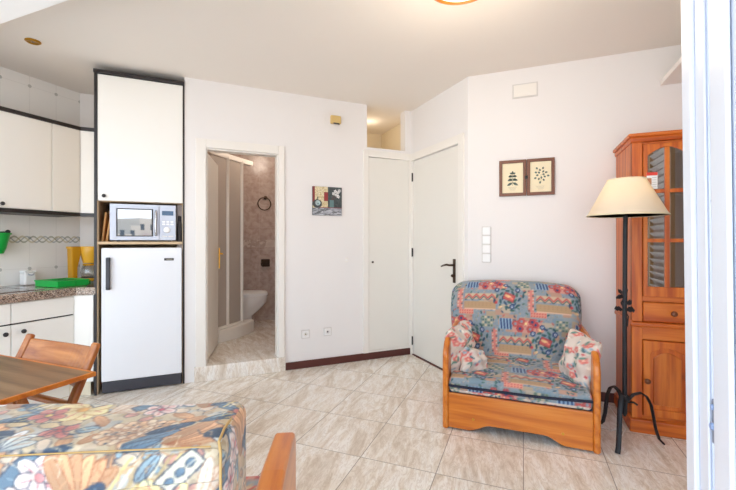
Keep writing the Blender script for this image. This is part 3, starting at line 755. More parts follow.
# plinth tile under the housing edge
# --- microwave on the shelf
mx0, mx1 = fb(110.2, 220, .0)[0], fb(176, 220, .0)[0]; mz0, mz1 = zsh, fb(140, 204.0, -.01)[1]
mz1 = min(mz1, zdb-.006)
t = thing('microwave_oven', 'silver microwave oven on the shelf above the fridge', 'microwave', FB, (mx0+mx1)/2, -.012, mz0+.002)
mw, mh = mx1-mx0, mz1-mz0-.006
box(-mw/2, mw/2, .012, .36, .008, mh).build('casing', 'silver_plastic', t, bevel=.004)
xs_ = mw/2-.125
fd = MB(); wx0, wx1, wz0, wz1 = -mw/2+.045, xs_-.042, .040, mh-.036
fd.ring_prism([(-mw/2, .01), (xs_, .01), (xs_, mh), (-mw/2, mh)], [(wx0, wz0), (wx1, wz0), (wx1, wz1), (wx0, wz1)], 'y', -.008, .014)
fd = fd.build('door', 'silver_plastic', t, bevel=.003)
MB().ring_prism([(wx0-.002, wz0-.002), (wx1+.002, wz0-.002), (wx1+.002, wz1+.002), (wx0-.002, wz1+.002)], [(wx0+.007, wz0+.007), (wx1-.012, wz0+.007), (wx1-.012, wz1-.007), (wx0+.007, wz1-.007)], 'y', -.006, .010).build('window_border', 'black_edge', fd)
box(wx0+.006, wx1-.011, -.003, .002, wz0+.006, wz1-.006).build('window_pane', 'oven_glass', fd)
q = MB(); hx_ = xs_-.022; q.tube([(hx_, -.006, .05), (hx_, -.032, .065), (hx_, -.040, mh/2), (hx_, -.032, mh-.065), (hx_, -.006, mh-.05)], .010, 12); q.build('handle', 'steel', fd, smooth=True)
cp = box(xs_+.002, mw/2, -.008, .014, .01, mh).build('control_panel', 'silver_plastic', t, bevel=.003)
box(xs_+.022, mw/2-.018, -.010, -.007, mh-.085, mh-.048).build('display', 'display', cp)
q = MB(); q.lathe([(.026, -.007), (.026, -.012), (.022, -.026), (1e-6, -.028)], 28, (xs_+.058, 0, .095), 'y'); q.build('dial', 'white_plastic', cp, smooth=True)
for ix in range(3):
    for iz in range(2): box(xs_+.024+ix*.030, xs_+.046+ix*.030, -.010, -.007, .135+iz*.020, .148+iz*.020).build('button', 'white_plastic', cp)
for ix in range(2): box(xs_+.024+ix*.045, xs_+.060+ix*.045, -.010, -.007, .035, .047).build('button', 'switch_frame', cp)
for sx in (-1, 1):
    q = MB(); q.lathe([(.014, 0), (.014, .010)], 12, (sx*(mw/2-.05), .06, -.002)); q.build('foot', 'rubber_black', t)
# cutting boards beside the microwave, dark item on the other side
for i, (px0_, px1_, tilt, hgt, lb) in enumerate(((100.8, 104.2, .045, .235, 'wooden cutting board against the housing side, taller of the two'), (105.0, 108.6, .05, .195, 'wooden cutting board beside the microwave, shorter of the two'))):
    xa_, xb_ = fb(px0_, 230, .05)[0], fb(px1_, 230, .05)[0]
    t = thing('cutting_board', lb, 'cutting board', FB, xa_, .06, zsh, 'cutting boards by the microwave')
    q = MB(); wd = (xb_-xa_)*.62
    q.prism([(0, 0), (wd, 0), (wd+tilt*.55, hgt), (tilt*.55, hgt)], 'y', 0, .30); bd = q.build('board', 'board_wood', t, bevel=.004)
    q = MB(); q.prism([(.002+tilt*.55, hgt), (wd-.002+tilt*.55, hgt), (wd+tilt*.62-.003, hgt+.02), (tilt*.62+.003, hgt+.02)], 'y', .12, .19); q.build('grip', 'board_wood', t, bevel=.003)
xa_ = (mx1+xh1-.018)/2; rt = min(.026, (xh1-.018-mx1)/2-.003)
t = thing('thermos_flask', 'dark grey bottle in the gap beside the microwave', 'bottle', FB, xa_, .10, zsh)
q = MB(); q.lathe([(rt*.96, 0), (rt, .01), (rt, .15), (rt*.66, .175)], 20); q.build('body', 'dark_things', t, smooth=True)
q = MB(); q.lathe([(rt*.66, .175), (rt*.7, .18), (rt*.7, .215), (rt*.45, .222)], 20); q.build('cap', 'dark_plastic', t, smooth=True)
# --- fridge
fx0, fx1 = fb(101.2, 300, -.03)[0], fb(183.2, 300, -.03)[0]
fx1 = min(fx1, xh1-.02)
fz0, fz1 = .0, zsh-.05
t = thing('fridge', 'white under shelf fridge with dark handle and black plinth', 'fridge', FB, (fx0+fx1)/2, -.03, 0)
fwid = fx1-fx0
box(-fwid/2+.008, fwid/2-.008, .07, .54, .03, fz1-.006).build('body', 'enamel_white', t, bevel=.004)
box(-fwid/2+.004, fwid/2-.004, .050, .072, .10, fz1-.012).build('door_seal', 'rubber_black', t)
zfb = fb(140, 378, -.03)[1]
dr = box(-fwid/2, fwid/2, 0, .050, zfb, fz1).build('door', 'enamel_white', t, bevel=.008, seg=3)
dr2 = box(-fwid/2+.002, fwid/2-.002, .012, .08, .008, zfb-.006).build('plinth', 'dark_plastic', t, bevel=.006)
hx_, hza = fb(108, 257.5, -.05); hzb = fb(108, 290, -.05)[1]; hx_ -= (fx0+fx1)/2
q = MB(); q.box(hx_-.014, hx_+.014, -.034, -.012, hzb, hza-.012); q.box(hx_-.014, hx_+.014, -.034, 0, hza-.03, hza); q.box(hx_-.014, hx_+.014, -.034, 0, hzb, hzb+.02)
q.build('handle', 'dark_plastic', dr, bevel=.005)
bx, bz = fb(169, 259.3, -.03); bx -= (fx0+fx1)/2
bd = box(bx-.036, bx+.036, -.004, .001, bz-.010, bz+.010).build('badge', 'dark_plastic', dr, bevel=.002)
box(bx-.018, bx+.026, -.005, -.003, bz-.004, bz+.004).build('badge_inlay', 'ink_grey', bd)
for sx in (-1, 1):
    q = MB(); q.lathe([(.018, 0), (.018, .012)], 12, (sx*(fwid/2-.06), .10, 0)); q.build('foot', 'rubber_black', t)
# --- wall units: frame FK, x = world y, y = depth into the wall (negative toward room)
UY = -.30; zu1 = FK.at(80, 127, UY)[1]; zu0 = FK.at(80, 216.5, UY)[1]
xk = FK.at(80, 150, UY)[0]; xm = FK.at(52, 150, UY)[0]; xz = 2*FK.at(0, 150, UY)[0]-xm-.10
def wall_unit(x0, x1, label, kx_, kz_, xend=0):
    t = thing('wall_cupboard', label, 'cabinet', FK, x0, 0, zu0, 'wall cupboards over the worktop'); W_ = x1-x0; Hh = zu1-zu0
    box(0, W_, UY+.02, -.002, .03, Hh-.02).build('carcass', 'laminate', t)
    d_ = box(.002, W_-.002, UY-.002, UY+.018, .032, Hh-.03).build('door', 'laminate', t, bevel=.003)
    box(0, W_, UY-.014, -.002, Hh-.03, Hh).build('cornice', 'black_edge', t, bevel=.003)
    box(0, W_, UY-.010, -.002, 0, .03).build('light_rail', 'black_edge', t, bevel=.003)
    if kx_ is not None: knob(d_, kx_-x0, UY-.002, kz_-zu0, .014)
    return t
wall_unit(xz, xm, 'wide white wall cupboard with black knob and black trims', FK.at(1.0, 203, UY)[0], FK.at(1, 203.5, UY)[1])
wall_unit(xm+.001, xk, 'narrow knobless white wall cupboard next to the tall housing', None, None)
FU = Frame(FK.world(xk, UY)[:2], 45)
fl_ = FU.at(95)[0]
t = thing('corner_filler', 'slim white angled filler at the end of the wall cupboards', 'panel', FU, 0, 0, zu0)
box(.003, fl_, .001, .02, .03, zu1-zu0-.03).build('filler_panel', 'laminate', t)
box(.003, fl_, -.012, .06, zu1-zu0-.03, zu1-zu0).build('cornice', 'black_edge', t); box(.003, fl_, -.010, .06, 0, .03).build('light_rail', 'black_edge', t)
# --- base units
BY = XL+3.236; BY = -(-3.236-XL)
xb1 = FK.at(74.3, 320, BY)[0]; xb0 = FK.at(11.3, 320, BY)[0]; xbz = xb0-(xb1-xb0)
zct = FK.at(74, 287.8, BY-.02)[1]; zcu = FK.at(74, 295.8, BY-.02)[1]; zdr = FK.at(74, 314.5, BY)[1]; zpl = .11
def base_unit(x0, x1, label, kx_, kz_):
    t = thing('base_cupboard', label, 'cabinet', FK, x0, 0, 0, 'base cupboards under the worktop'); W_ = x1-x0
    box(0, W_, BY+.022, -.002, zpl, zcu).build('carcass', 'laminate', t)
    box(0, W_, BY+.06, BY+.08, 0, zpl).build('plinth', 'laminate', t)
    box(0, W_, BY+.016, BY+.024, zdr-.008, zdr+.008).build('shadow_strip', 'black_edge', t)
    box(.002, W_-.002, BY, BY+.020, zdr+.005, zcu-.004).build('drawer_front', 'laminate', t, bevel=.003)
    d_ = box(.002, W_-.002, BY, BY+.020, zpl+.002, zdr-.006).build('door', 'laminate', t, bevel=.003)
    knob(d_, kx_-x0, BY, kz_, .015)
k2 = FK.at(22.5, 331, BY); k1 = FK.at(4.2, 334.5, BY)
base_unit(xbz, xb0-.001, 'white base cupboard at the edge, below the sink', *k1)
base_unit(xb0, xb1, 'white base cupboard with drawer behind the folding chair', *k2)
FL = Frame(FK.world(xb1, BY)[:2], 45)
lx = FL.at(93.5, 320)[0]
t = thing('base_filler', 'blank white filler panel between base cupboard and tall housing', 'panel', FK, xb1, 0, 0)
LF = FB.world(xh0, 0); lf_ = FK.local(LF); fx = lf_[0]-xb1
q = MB(); q.prism([(.001, BY), (fx-.008, lf_[1]+.0), (fx-.02, lf_[1]+.02), (.001, BY+.03)], 'z', .11, zcu); q.build('filler_panel', 'laminate', t)
q = MB(); q.prism([(.001, BY+.06), (fx-.008, lf_[1]+.03), (fx-.02, lf_[1]+.05), (.001, BY+.08)], 'z', 0, .11); q.build('plinth', 'niche_cream', t)
# worktop
q = MB(); q.prism([(xbz, BY-.02), (xb1, BY-.02), (lf_[0]-.004, lf_[1]-.022), (lf_[0]-.03, lf_[1]+.05), (2.40, -.20), (2.40, -.003), (xbz, -.003)], 'z', zcu, zct)
wt = tag(put(q.build('worktop', 'granite', bevel=.004), FK), 'speckled brown granite worktop along the tiled kitchen wall', 'worktop')
# sink
sxk = FK.at(22, 291, -.33)[0]
t = thing('kitchen_sink', 'stainless steel inset sink in the granite worktop', 'sink', FK, sxk-.27, -.34, zct)
q = MB(); q.ring_prism([(-.30, -.21), (.30, -.21), (.30, .20), (-.30, .20)], [(-.24, -.16), (.24, -.16), (.24, .15), (-.24, .15)], 'z', 0.0005, .006); q.build('rim', 'steel', t, bevel=.002)
q = MB(); q.box(-.235, .235, -.155, .145, .0006, .003); q.build('bowl', 'steel', t)
q = MB(); q.tube([(.0, .175, .004), (.0, .175, .12), (.0, .165, .15), (.0, .10, .165), (.0, .02, .15), (0, .015, .13)], .011, 12); q.build('faucet', 'steel', t, smooth=True)
# white container
x, z = FK.at(28, 288, -.26); 
t = thing('white_canister', 'small white square container with lid on the worktop', 'container', FK, FK.at(28, 288, -.09)[0], -.09, zct)
hh = FK.at(28, 270.5, -.09)[1]-zct
box(-.042, .042, -.04, .04, .001, hh*.86).build('body', 'white_plastic', t, bevel=.012, seg=3); box(-.044, .044, -.042, .042, hh*.86, hh).build('lid', 'white_plastic', t, bevel=.008)
q = MB(); q.tube([(-.020, -.041, hh*.80), (-.015, -.046, hh*.72), (0, -.048, hh*.69), (.015, -.046, hh*.72), (.020, -.041, hh*.80)], .004, 8); q.build('clip', 'silver_plastic', t, smooth=True)
# green tray
gx0, gx1 = FK.at(36.5, 285, -.42)[0], FK.at(88.5, 285, -.42)[0]
gx0 += .070; gx1 -= .080
t = thing('dish_tray', 'bright green plastic dish rack tray on the worktop', 'dish rack', FK, (gx0+gx1)/2, -.41, zct)
L_ = (gx1-gx0)/2; W_ = .14; hh = .050
q = MB(); o_ = [(-L_, -W_), (L_, -W_), (L_, W_), (-L_, W_)]; i_ = [(-L_+.012, -W_+.012), (L_-.012, -W_+.012), (L_-.012, W_-.012), (-L_+.012, W_-.012)]
q.ring_prism(o_, i_, 'z', .001, hh); q.box(-L_+.01, L_-.01, -W_+.01, W_-.01, .001, .008); tb = q.build('tray', 'green_plastic', t, bevel=.004)
q = MB(); q.ring_prism([(a*1.02, b*1.04) for a, b in o_], [(a*1.0, b*1.0) for a, b in o_], 'z', hh-.010, hh); q.build('lip', 'green_plastic', t)
q = MB()
for k in range(9): q.box(-L_+.03+k*(2*L_-.06)/8-.003, -L_+.03+k*(2*L_-.06)/8+.003, -W_+.012, W_-.012, .008, hh-.004)
q.build('dividers', 'green_plastic_dark', t)
for k in range(2):
    q = MB(); q.box(L_*.1+k*.11, L_*.1+k*.11+.005, -W_-.002, -W_+.002, .006, hh-.012); q.build('side_groove', 'green_plastic_dark', t)
# green hanging colander
x, z = FK.at(3.5, 233.5, -.10)
t = thing('hanging_colander', 'green plastic bowl hanging on the tiled kitchen wall', 'bowl', FK, x-.04, -.085, z)
hh = z-FK.at(3, 253.5, -.1)[1]
q = MB(); q.lathe([(.085, 0), (.060, -hh*.75), (.045, -hh), (1e-6, -hh), (1e-6, -hh+.006), (.042, -hh+.006), (.057, -hh*.73), (.080, 0)], 28); q.build('bowl', 'green_plastic', t, smooth=True)
q = MB(); q.lathe([(.080, -.008), (.092, -.008), (.092, .004), (.080, .004)], 28); q.build('rim', 'green_plastic', t, smooth=True)
q = MB(); q.ball((.075, 0, .014), .017); q.tube([(.075, 0, .010), (.072, .04, .012), (.06, .083, .01)], .006, 8); q.build('hook', 'black_edge', t, smooth=True)
# coffee maker
xa_, xb_ = FK.at(70, 265, -.185)[0], FK.at(96, 265, -.185)[0]
t = thing('coffee_maker', 'yellow plastic filter coffee maker with glass jug', 'coffee maker', FK, xa_, -.185, zct)
hh = FK.at(75, 246.5, -.185)[1]-zct; cw = (xb_-xa_)
q = MB(); q.box(0.01, cw, -.09, .07, .001, .030); q.build('base', 'yellow_plastic', t, bevel=.008)
q = MB(); q.prism([(cw*.04, .03), (cw*.24, .03), (cw*.24, hh*.4), (cw*.36, hh*.78), (cw*.38, hh), (cw*.01, hh)], 'y', -.02, .05); q.build('tank', 'amber_plastic', t, bevel=.008)
q = MB(); q.prism([(.0, hh), (.0, hh-.02), (cw*.4, hh-.02), (cw*.4, hh)], 'y', -.008, .056); q.build('tank_lid', 'yellow_plastic', t, bevel=.004)
cxm = cw*.70
q = MB(); q.lathe([(cw*.24, hh*.52), (cw*.33, hh*.80), (cw*.36, hh*.97), (cw*.34, hh), (1e-6, hh)], 28, (cxm, -.02, 0)); q.build('filter_holder', 'yellow_plastic', t, smooth=True)
q = MB(); q.lathe([(cw*.26, .033), (cw*.31, .05), (cw*.33, hh*.25), (cw*.26, hh*.42), (cw*.23, hh*.46)], 28, (cxm, -.02, 0)); jg = q.build('jug', 'jug_glass', t, smooth=True)
q = MB(); q.lathe([(cw*.24, hh*.45), (cw*.25, hh*.50), (1e-6, hh*.51)], 24, (cxm, -.02, 0)); q.build('jug_lid', 'amber_plastic', jg, smooth=True)
q = MB(); q.lathe([(cw*.30, .030), (cw*.30, .036), (1e-6, .036)], 24, (cxm, -.02, 0)); q.build('hot_plate', 'dark_plastic', t, smooth=True)
q = MB(); q.tube([(cxm+.02, -.02-cw*.24, hh*.45), (cxm+.03, -.06-cw*.26, hh*.42), (cxm+.03, -.06-cw*.27, hh*.22), (cxm+.02, -.02-cw*.31, hh*.18)], .008, 8); q.build('jug_handle', 'amber_plastic', jg, smooth=True)

# ================================================================== BATHROOM THINGS
T1, T2 = FB.local(on_z(220, 343, ZB)), FB.local(on_z(254, 331, ZB))
TZ = .25
t = thing('shower_enclosure', 'corner shower with grey panels and white frame posts', 'shower', FB, 0, 0, 0)
poly = [T1]
for k in range(1, 9):
    s_ = k/8; bx = .05*math.sin(PI*s_); poly.append((T1[0]+(T2[0]-T1[0])*s_+bx*.7, T1[1]+(T2[1]-T1[1])*s_-bx*.7))
poly += [(T2[0]-.02, 1.232), (-.885, 1.232), (-.885, T1[1])]
q = MB(); q.prism(poly, 'z', ZB, ZB+.14); ty_ = q.build('tray', 'acrylic_white', t, bevel=.012, seg=3)
nrm = Vector((-(T2[1]-T1[1]), T2[0]-T1[0])).normalized()
def onT(px):      # point of the partition line at a pixel column
    A = FB.world(T1[0]+nrm.x*.03, T1[1]+nrm.y*.03); B = FB.world(T2[0]+nrm.x*.03, T2[1]+nrm.y*.03); rr = ray(px)
    dx, dy = B.x-A.x, B.y-A.y; den = rr[0]*(-dy)+rr[1]*dx; d = (A.x*(-dy)+A.y*dx)/den
    return Vector(FB.local((rr[0]*d, rr[1]*d)))
zt_ = 2.14; zp = ZB+.14
pts = [onT(209), onT(227.5), onT(241.5)]
for i, pp in enumerate(pts[1:]):
    q = MB(); q.box(pp.x-.018, pp.x+.018, pp.y-.018, pp.y+.018, zp, zt_); q.build('post', 'acrylic_white', t, bevel=.004)
e_ = onT(252)
q = MB(); q.bar((pts[0].x, pts[0].y, zt_), (e_.x, e_.y, zt_), .035, .055); q.build('top_rail', 'acrylic_white', t, bevel=.004)
q = MB(); q.bar((pts[0].x, pts[0].y, zp+.012), (pts[2].x, pts[2].y, zp+.012), .03, .024); q.build('bottom_rail', 'acrylic_white', t, bevel=.003)
for a, b in ((pts[0], pts[1]), (pts[1], pts[2])):
    d_ = (b-a).normalized()*.018; q = MB(); q.bar(((a+d_).x, (a+d_).y, (zp+zt_)/2), ((b-d_).x, (b-d_).y, (zp+zt_)/2), .006, zt_-zp-.05); q.build('panel', 'shower_panel', t)
q = MB(); q.bar((e_.x, e_.y, zt_), (e_.x-.25, e_.y+.0, zt_), .03, .05); q.build('return_rail', 'acrylic_white', t, bevel=.004)
# toilet, facing +x in FB
tx, ty2 = .05, 1.45
t = thing('toilet', 'white toilet with closed lid behind the shower tray', 'toilet', FB, tx-.66, ty2, ZB)
def egg(xc, L, Wd, n=28, x0=0):    # plan outline of the bowl
    out = []
    for k in range(n):
        th = 2*PI*k/n; c, s_ = math.cos(th), math.sin(th)
        out.append((xc+(L*c if c > 0 else L*.75*c), Wd*s_*(1-.10*max(0, c))))
    return out
def loft(rings):
    mb = MB(); n = len(rings[0][0]); vs = []
    for loop, z in rings: vs += [(x, y, z) for x, y in loop]
    fs = [tuple(range(n))[::-1], tuple((len(rings)-1)*n+k for k in range(n))]
    for i in range(len(rings)-1):
        for k in range(n): fs.append((i*n+k, i*n+(k+1) % n, (i+1)*n+(k+1) % n, (i+1)*n+k))
    return mb.add(vs, fs)
loft([(egg(.34, .15, .11), 0), (egg(.34, .13, .095), .05), (egg(.34, .13, .09), .14), (egg(.37, .20, .13), .22), (egg(.40, .25, .175), .31), (egg(.40, .262, .185), .38), (egg(.40, .26, .183), .40)]).build('bowl', 'porcelain', t, smooth=True)
loft([(egg(.40, .265, .188), .400), (egg(.40, .268, .19), .412), (egg(.40, .262, .185), .420)]).build('seat_ring', 'white_plastic', t, smooth=True)
loft([(egg(.40, .262, .185), .421), (egg(.40, .266, .188), .430), (egg(.40, .25, .17), .445), (egg(.39, .2, .12), .450)]).build('lid', 'white_plastic', t, smooth=True)
box(-.04, .14, -.19, .19, .36, .72).build('tank', 'porcelain', t, bevel=.02, seg=3); box(-.045, .145, -.195, .195, .72, .75).build('tank_lid', 'porcelain', t, bevel=.008)
box(-.02, .25, -.10, .10, 0, .38).build('pedestal_back', 'porcelain', t, bevel=.02)
YBW = 1.80
x, z = FB.at(264, 204, YBW)
t = thing('towel_ring', 'round dark towel ring on the brown bathroom tiles', 'towel ring', FB, x, YBW, z)
q = MB(); q.tube([(.085*math.cos(2*PI*k/28), -.035, .085*math.sin(2*PI*k/28)) for k in range(28)], .007, 8, closed=True); q.build('ring', 'bronze', t, smooth=True)
q = MB(); q.lathe([(.025, 0), (.025, -.012), (.012, -.02), (.012, -.04), (1e-6, -.045)], 16, (.02, 0, .085), 'y'); q.build('mount', 'bronze', t, smooth=True)
x, z = FB.at(265.5, 263, YBW)
t = thing('paper_holder', 'dark metal toilet paper holder on the bathroom wall', 'holder', FB, x, YBW, z)
box(-.06, .05, -.055, 0, -.015, .055).build('cover', 'bronze', t, bevel=.008); q = MB(); q.tube([(-.05, -.03, -.03), (.05, -.03, -.03)], .018); q.tube([(-.06, -.01, .0), (-.06, -.03, -.03), (-.05, -.03, -.03)], .006); q.build('roller', 'bronze', t, smooth=True)

# ================================================================== ARMCHAIR
def arch_arm(t, x0, x1, yf, yb, zt, rad, mat_side, z0=.0, bv=.010):
    q = MB(); prof = [(yf, z0)]
    for k in range(0, 9):
        a = PI-(PI/2)*k/8; prof.append((yf+rad+rad*math.cos(a), zt-.025-rad+rad*math.sin(a)))
    prof += [(yf+(yb-yf)*.55, zt), (yb-.06, zt-.005), (yb-.02, zt-.03), (yb, zt-.08), (yb, z0)]
    q.prism(prof, 'x', x0, x1); return q.build('armrest', mat_side, t, bevel=bv, seg=4)
fl, frr = on_z(441.5, 430, 0), on_z(600.5, 453.5, 0)
AW = frr.x-fl.x; ax, ay = (fl.x+frr.x)/2, (fl.y+frr.y)/2
t = thing('armchair', 'wide patchwork fabric armchair with arched wooden arms against the wall', 'armchair', W0, ax, ay, 0)
arch_arm(t, -AW/2, -AW/2+.038, 0, .80, .60, .13, 'oak_Y', .0, .015); arch_arm(t, AW/2-.038, AW/2, 0, .80, .60, .13, 'oak_Y', .0, .015)
hw = AW/2-.038
prof = [(-hw, .012), (-hw+.13, .012)]
for k in range(11): s_ = k/10; prof.append((-hw+.13+.13*s_, .012+.045*(1-math.cos(PI*s_))/2))
for k in range(11): s_ = 1-k/10; prof.append((hw-.13-.13*s_, .012+.045*(1-math.cos(PI*s_))/2))
prof += [(hw, .012), (hw, .232), (-hw, .232)]
q = MB(); q.prism(prof, 'y', .008, .030); fp = q.build('front_panel', 'oak_X', t, bevel=.004)
for sx in (-.62, .62):
    q = MB(); q.lathe([(.008, .008), (.008, .005), (1e-6, .004)], 12, (sx*hw, 0, .085), 'y'); q.build('screw_cap', 'brass', fp, smooth=True)
box(-hw, hw, .04, .74, .06, .235).build('bed_box', 'seat_base_fabric', t); box(-hw+.05, hw-.05, .2, .6, 0, .06).build('base_runner', 'oak_X', t)
def col_patch(ux, vz, mode):
    def f(p, ax, sg):
        u = np.where(ax == 0, p[:, 1], p[:, 0])*1.1+ux
        v = np.where(ax == 0, p[:, 2], p[:, 2]+p[:, 1])*1.1+vz
        return PATCH.sample(u % PATCH.w, v % PATCH.h)
    return f
def dseat(p):
    yy = p[:, 1]; p[:, 2] += .055*np.clip(yy/.6, 0, 1)*(p[:, 2] > .03) + .012*np.sin(np.clip(p[:, 0]/hw, -1, 1)*PI/2+PI/2)*(p[:, 2] > .05); return p
SD = .70
so = soft_box('seat', 'print_fabric', t, 2*hw-.004, SD, .095, .028, .0065, lambda p, a, s: np.where((p[:, 2] < .02)[:, None] & (p[:, 1] < .1)[:, None], ROSE.sample((p[:, 0]+1) % .7, (p[:, 2]*1.0+.2) % .7), col_patch(.52, .10, 0)(p, a, s)), dseat, (0, .004, .236))
q = MB(); q.tube([(-hw+.004, .004, .283)]+[(-hw*.9+hw*1.8*k/12, -.004, .283+.013*max(0, k/6-1)**2) for k in range(13)]+[(hw-.004, .004, .294)], .0085, 8); q.build('piping', 'navy_piping', so, smooth=True)
BW_, BD, BH = .925, .17, .60
def dback(p):
    s_ = p[:, 2]/BH
    k = .90+.10*np.clip(s_*1.6, 0, 1); top = np.clip((s_-.80)/.2, 0, 1)
    xr = p[:, 0]/(BW_/2)
    p[:, 0] *= k-.05*top**2
    p[:, 2] -= .045*np.abs(xr)**3*np.clip(s_-.3, 0, 1)
    p[:, 1] += .20*s_-.015*np.cos(xr*PI/2)*np.sin(np.clip(s_, 0, 1)*PI)*(p[:, 1] < BD/2)
    p[:, 1] += .03*np.abs(xr)**4*(p[:, 1] < BD/2)
    return p
bk = soft_box('backrest', 'print_fabric', t, BW_, BD, BH, .075, .0060, col_patch(.335-.03, .125+.3, 0), dback, (-.035, .425, .302))
# cushions resting on the arms
def small_cushion(label, x, y, z, rot, sz=(.30, .12, .30), bend=0.0):
    t = thing('scatter_cushion', label, 'cushion', W0, x, y, z, 'cushions on the armchair')
    t.rotation_euler = rot
    w_, d_, h_ = sz
    def dc(p):
        xr, zr = p[:, 0]/(w_/2), (p[:, 2]-h_/2)/(h_/2); th = np.clip(1-.75*np.maximum(np.abs(xr), np.abs(zr))**3.0, .12, 1)
        p[:, 1] = (p[:, 1]-d_/2)*th+d_/2; pin = 1-.06*(1-np.abs(xr))*np.abs(zr)**2; p[:, 0] *= 1-.07*(1-zr**2)*.6; p[:, 2] = (p[:, 2]-h_/2)*(1-.07*(1-xr**2))+h_/2
        p[:, 1] += bend*(zr**2)+.008*np.sin(xr*7+zr*4)+.006*np.sin(zr*9-xr*3); return p
    o = soft_box('cover', 'print_fabric', t, w_, d_, h_, .045, .0065, lambda p, a, s: ROSE.sample((p[:, 0]+x+1) % .7, (p[:, 2]+p[:, 1]*.5+.13*z) % .7), dc, (0, -d_/2, 0))
    n_ = 48; pts = []
    q = MB()
    return t
small_cushion('pale floral cushion upright against armrest nearer the entry door', ax-hw+.050, ay+.25, .315, (0, math.radians(-6), math.radians(70)), (.30, .13, .32), .02)
small_cushion('pale floral cushion slumped flat on seat nearer the entry door', ax-hw+.150, ay+.15, .322, (math.radians(-30), math.radians(18), math.radians(48)), (.23, .13, .19), .01)
small_cushion('pale floral cushion slumped against armrest nearer the floor lamp', ax+hw-.085, ay+.22, .310, (math.radians(-6), math.radians(12), math.radians(-58)), (.26, .13, .335), .02)

# ================================================================== FLOOR LAMP
lp = Vector((.563, 2.715)); t = thing('floor_lamp', 'black wrought iron floor lamp with cream conical shade', 'lamp', W0, lp.x, lp.y, 0)
q = MB(); q.tube([(0, 0, .20), (0, 0, .40), (0, 0, .8), (.002, -.004, 1.3), (.004, -.008, 1.42)], .0125, 10); q.build('pole', 'iron_black', t, smooth=True)
q = MB(); q.lathe([(.006, .17), (.014, .19), (.016, .25), (.018, .255), (.026, .265), (.026, .285), (.018, .295)], 16); q.build('hub', 'iron_black', t, smooth=True)
for foot in (on_z(617.5, 455, 0), on_z(663.5, 445, 0), on_z(600.5, 424.7, 0)):
    d_ = Vector((foot.x-lp.x, foot.y-lp.y)); R_ = d_.length; d_.normalize(); pts = []
    for r_, z_ in ((.018, .265), (.05, .298), (.09, .308), (.125, .285), (.150, .235), (.163, .17), (.175, .10), (.195, .035), (1, .008)):
        rr = R_ if r_ == 1 else r_*R_/.22; pts.append((d_.x*rr, d_.y*rr, z_))
    q = MB(); q.tube(pts, .012, 8, flat=(1.15, .5)); q.build('leg', 'iron_black', t, smooth=True)
q = MB(); q.tube([(0, 0, .255), (.05, .02, .25), (.07, .03, .235)], .006, 8); q.build('hook', 'iron_black', t, smooth=True)
for k, (z_, a) in enumerate(((.80, 2.6), (.845, 5.2), (.80, .2), (.90, 2.0), (.875, 3.6))):
    q = MB(); L_ = .045; c, s_ = math.cos(a), math.sin(a)
    P3 = [(0, 0), (.35, .55), (.6, .35), (.7, .6), (1, 0), (.7, -.6), (.6, -.35), (.35, -.55)]
    top = [(c*(.010+p*L_)-s_*w_*.02, s_*(.010+p*L_)+c*w_*.02, z_+.02*p-.02*p*p+w_*.026) for p, w_ in P3]
    bot = [(x, y, z-.005) for x, y, z in top]; n_ = len(top)
    q.add(top+bot, [tuple(range(n_)), tuple(range(n_, 2*n_))[::-1]]+[(i, (i+1) % n_, n_+(i+1) % n_, n_+i) for i in range(n_)]); q.build('iron_leaf', 'iron_black', t)
q = MB(); q.tube([(.013, 0, .70), (.02, .008, .76), (.0, .018, .80), (-.018, 0, .84), (0, -.016, .88), (.014, 0, .92)], .004, 8); q.build('vine', 'iron_black', t, smooth=True)
sc_ = (.006, -.012)
q = MB(); q.lathe([(.203, 1.356), (.097, 1.566), (.095, 1.566), (.201, 1.356)], 56, (sc_[0], sc_[1], 0)); sh = q.build('lamp_shade', 'lamp_shade', t, smooth=True)
q = MB(); q.tube([(sc_[0]+.203*math.cos(2*PI*k/56), sc_[1]+.203*math.sin(2*PI*k/56), 1.357) for k in range(56)], .004, 6, closed=True); q.tube([(sc_[0]+.097*math.cos(2*PI*k/40), sc_[1]+.097*math.sin(2*PI*k/40), 1.566) for k in range(40)], .0035, 6, closed=True); q.build('shade_binding', 'paper_cream', sh, smooth=True)
q = MB(); q.lathe([(.017, 1.40), (.018, 1.47), (.012, 1.475)], 14, (.004, -.008, 0)); q.ball((.004, -.008, 1.505), .032); q.build('bulb', 'opal_glass' if False else 'porcelain', t, smooth=True)
q = MB()
for k in range(3):
    a = k*2*PI/3; q.tube([(.004, -.008, 1.475), (sc_[0]+.096*math.cos(a), sc_[1]+.096*math.sin(a), 1.558)], .0025, 6)
q.build('shade_carrier', 'iron_black', t)
pa, pb, pcx = on_z(606, 427, .004), on_z(611, 431, .004), on_z(616, 428, .004)
q = MB(); q.tube([(pa.x-.06, pa.y+.07, .004), tuple(pa), tuple(pb), tuple(pcx), (lp.x-.01, lp.y+.06, .004), (lp.x+.05, lp.y+.22, .004), (lp.x+.02, YP-.03, .005)], .0032, 8)
tag(q.build('power_cord', 'cord_white', smooth=True), 'thin white electric cord lying on floor by the lamp', 'cord')

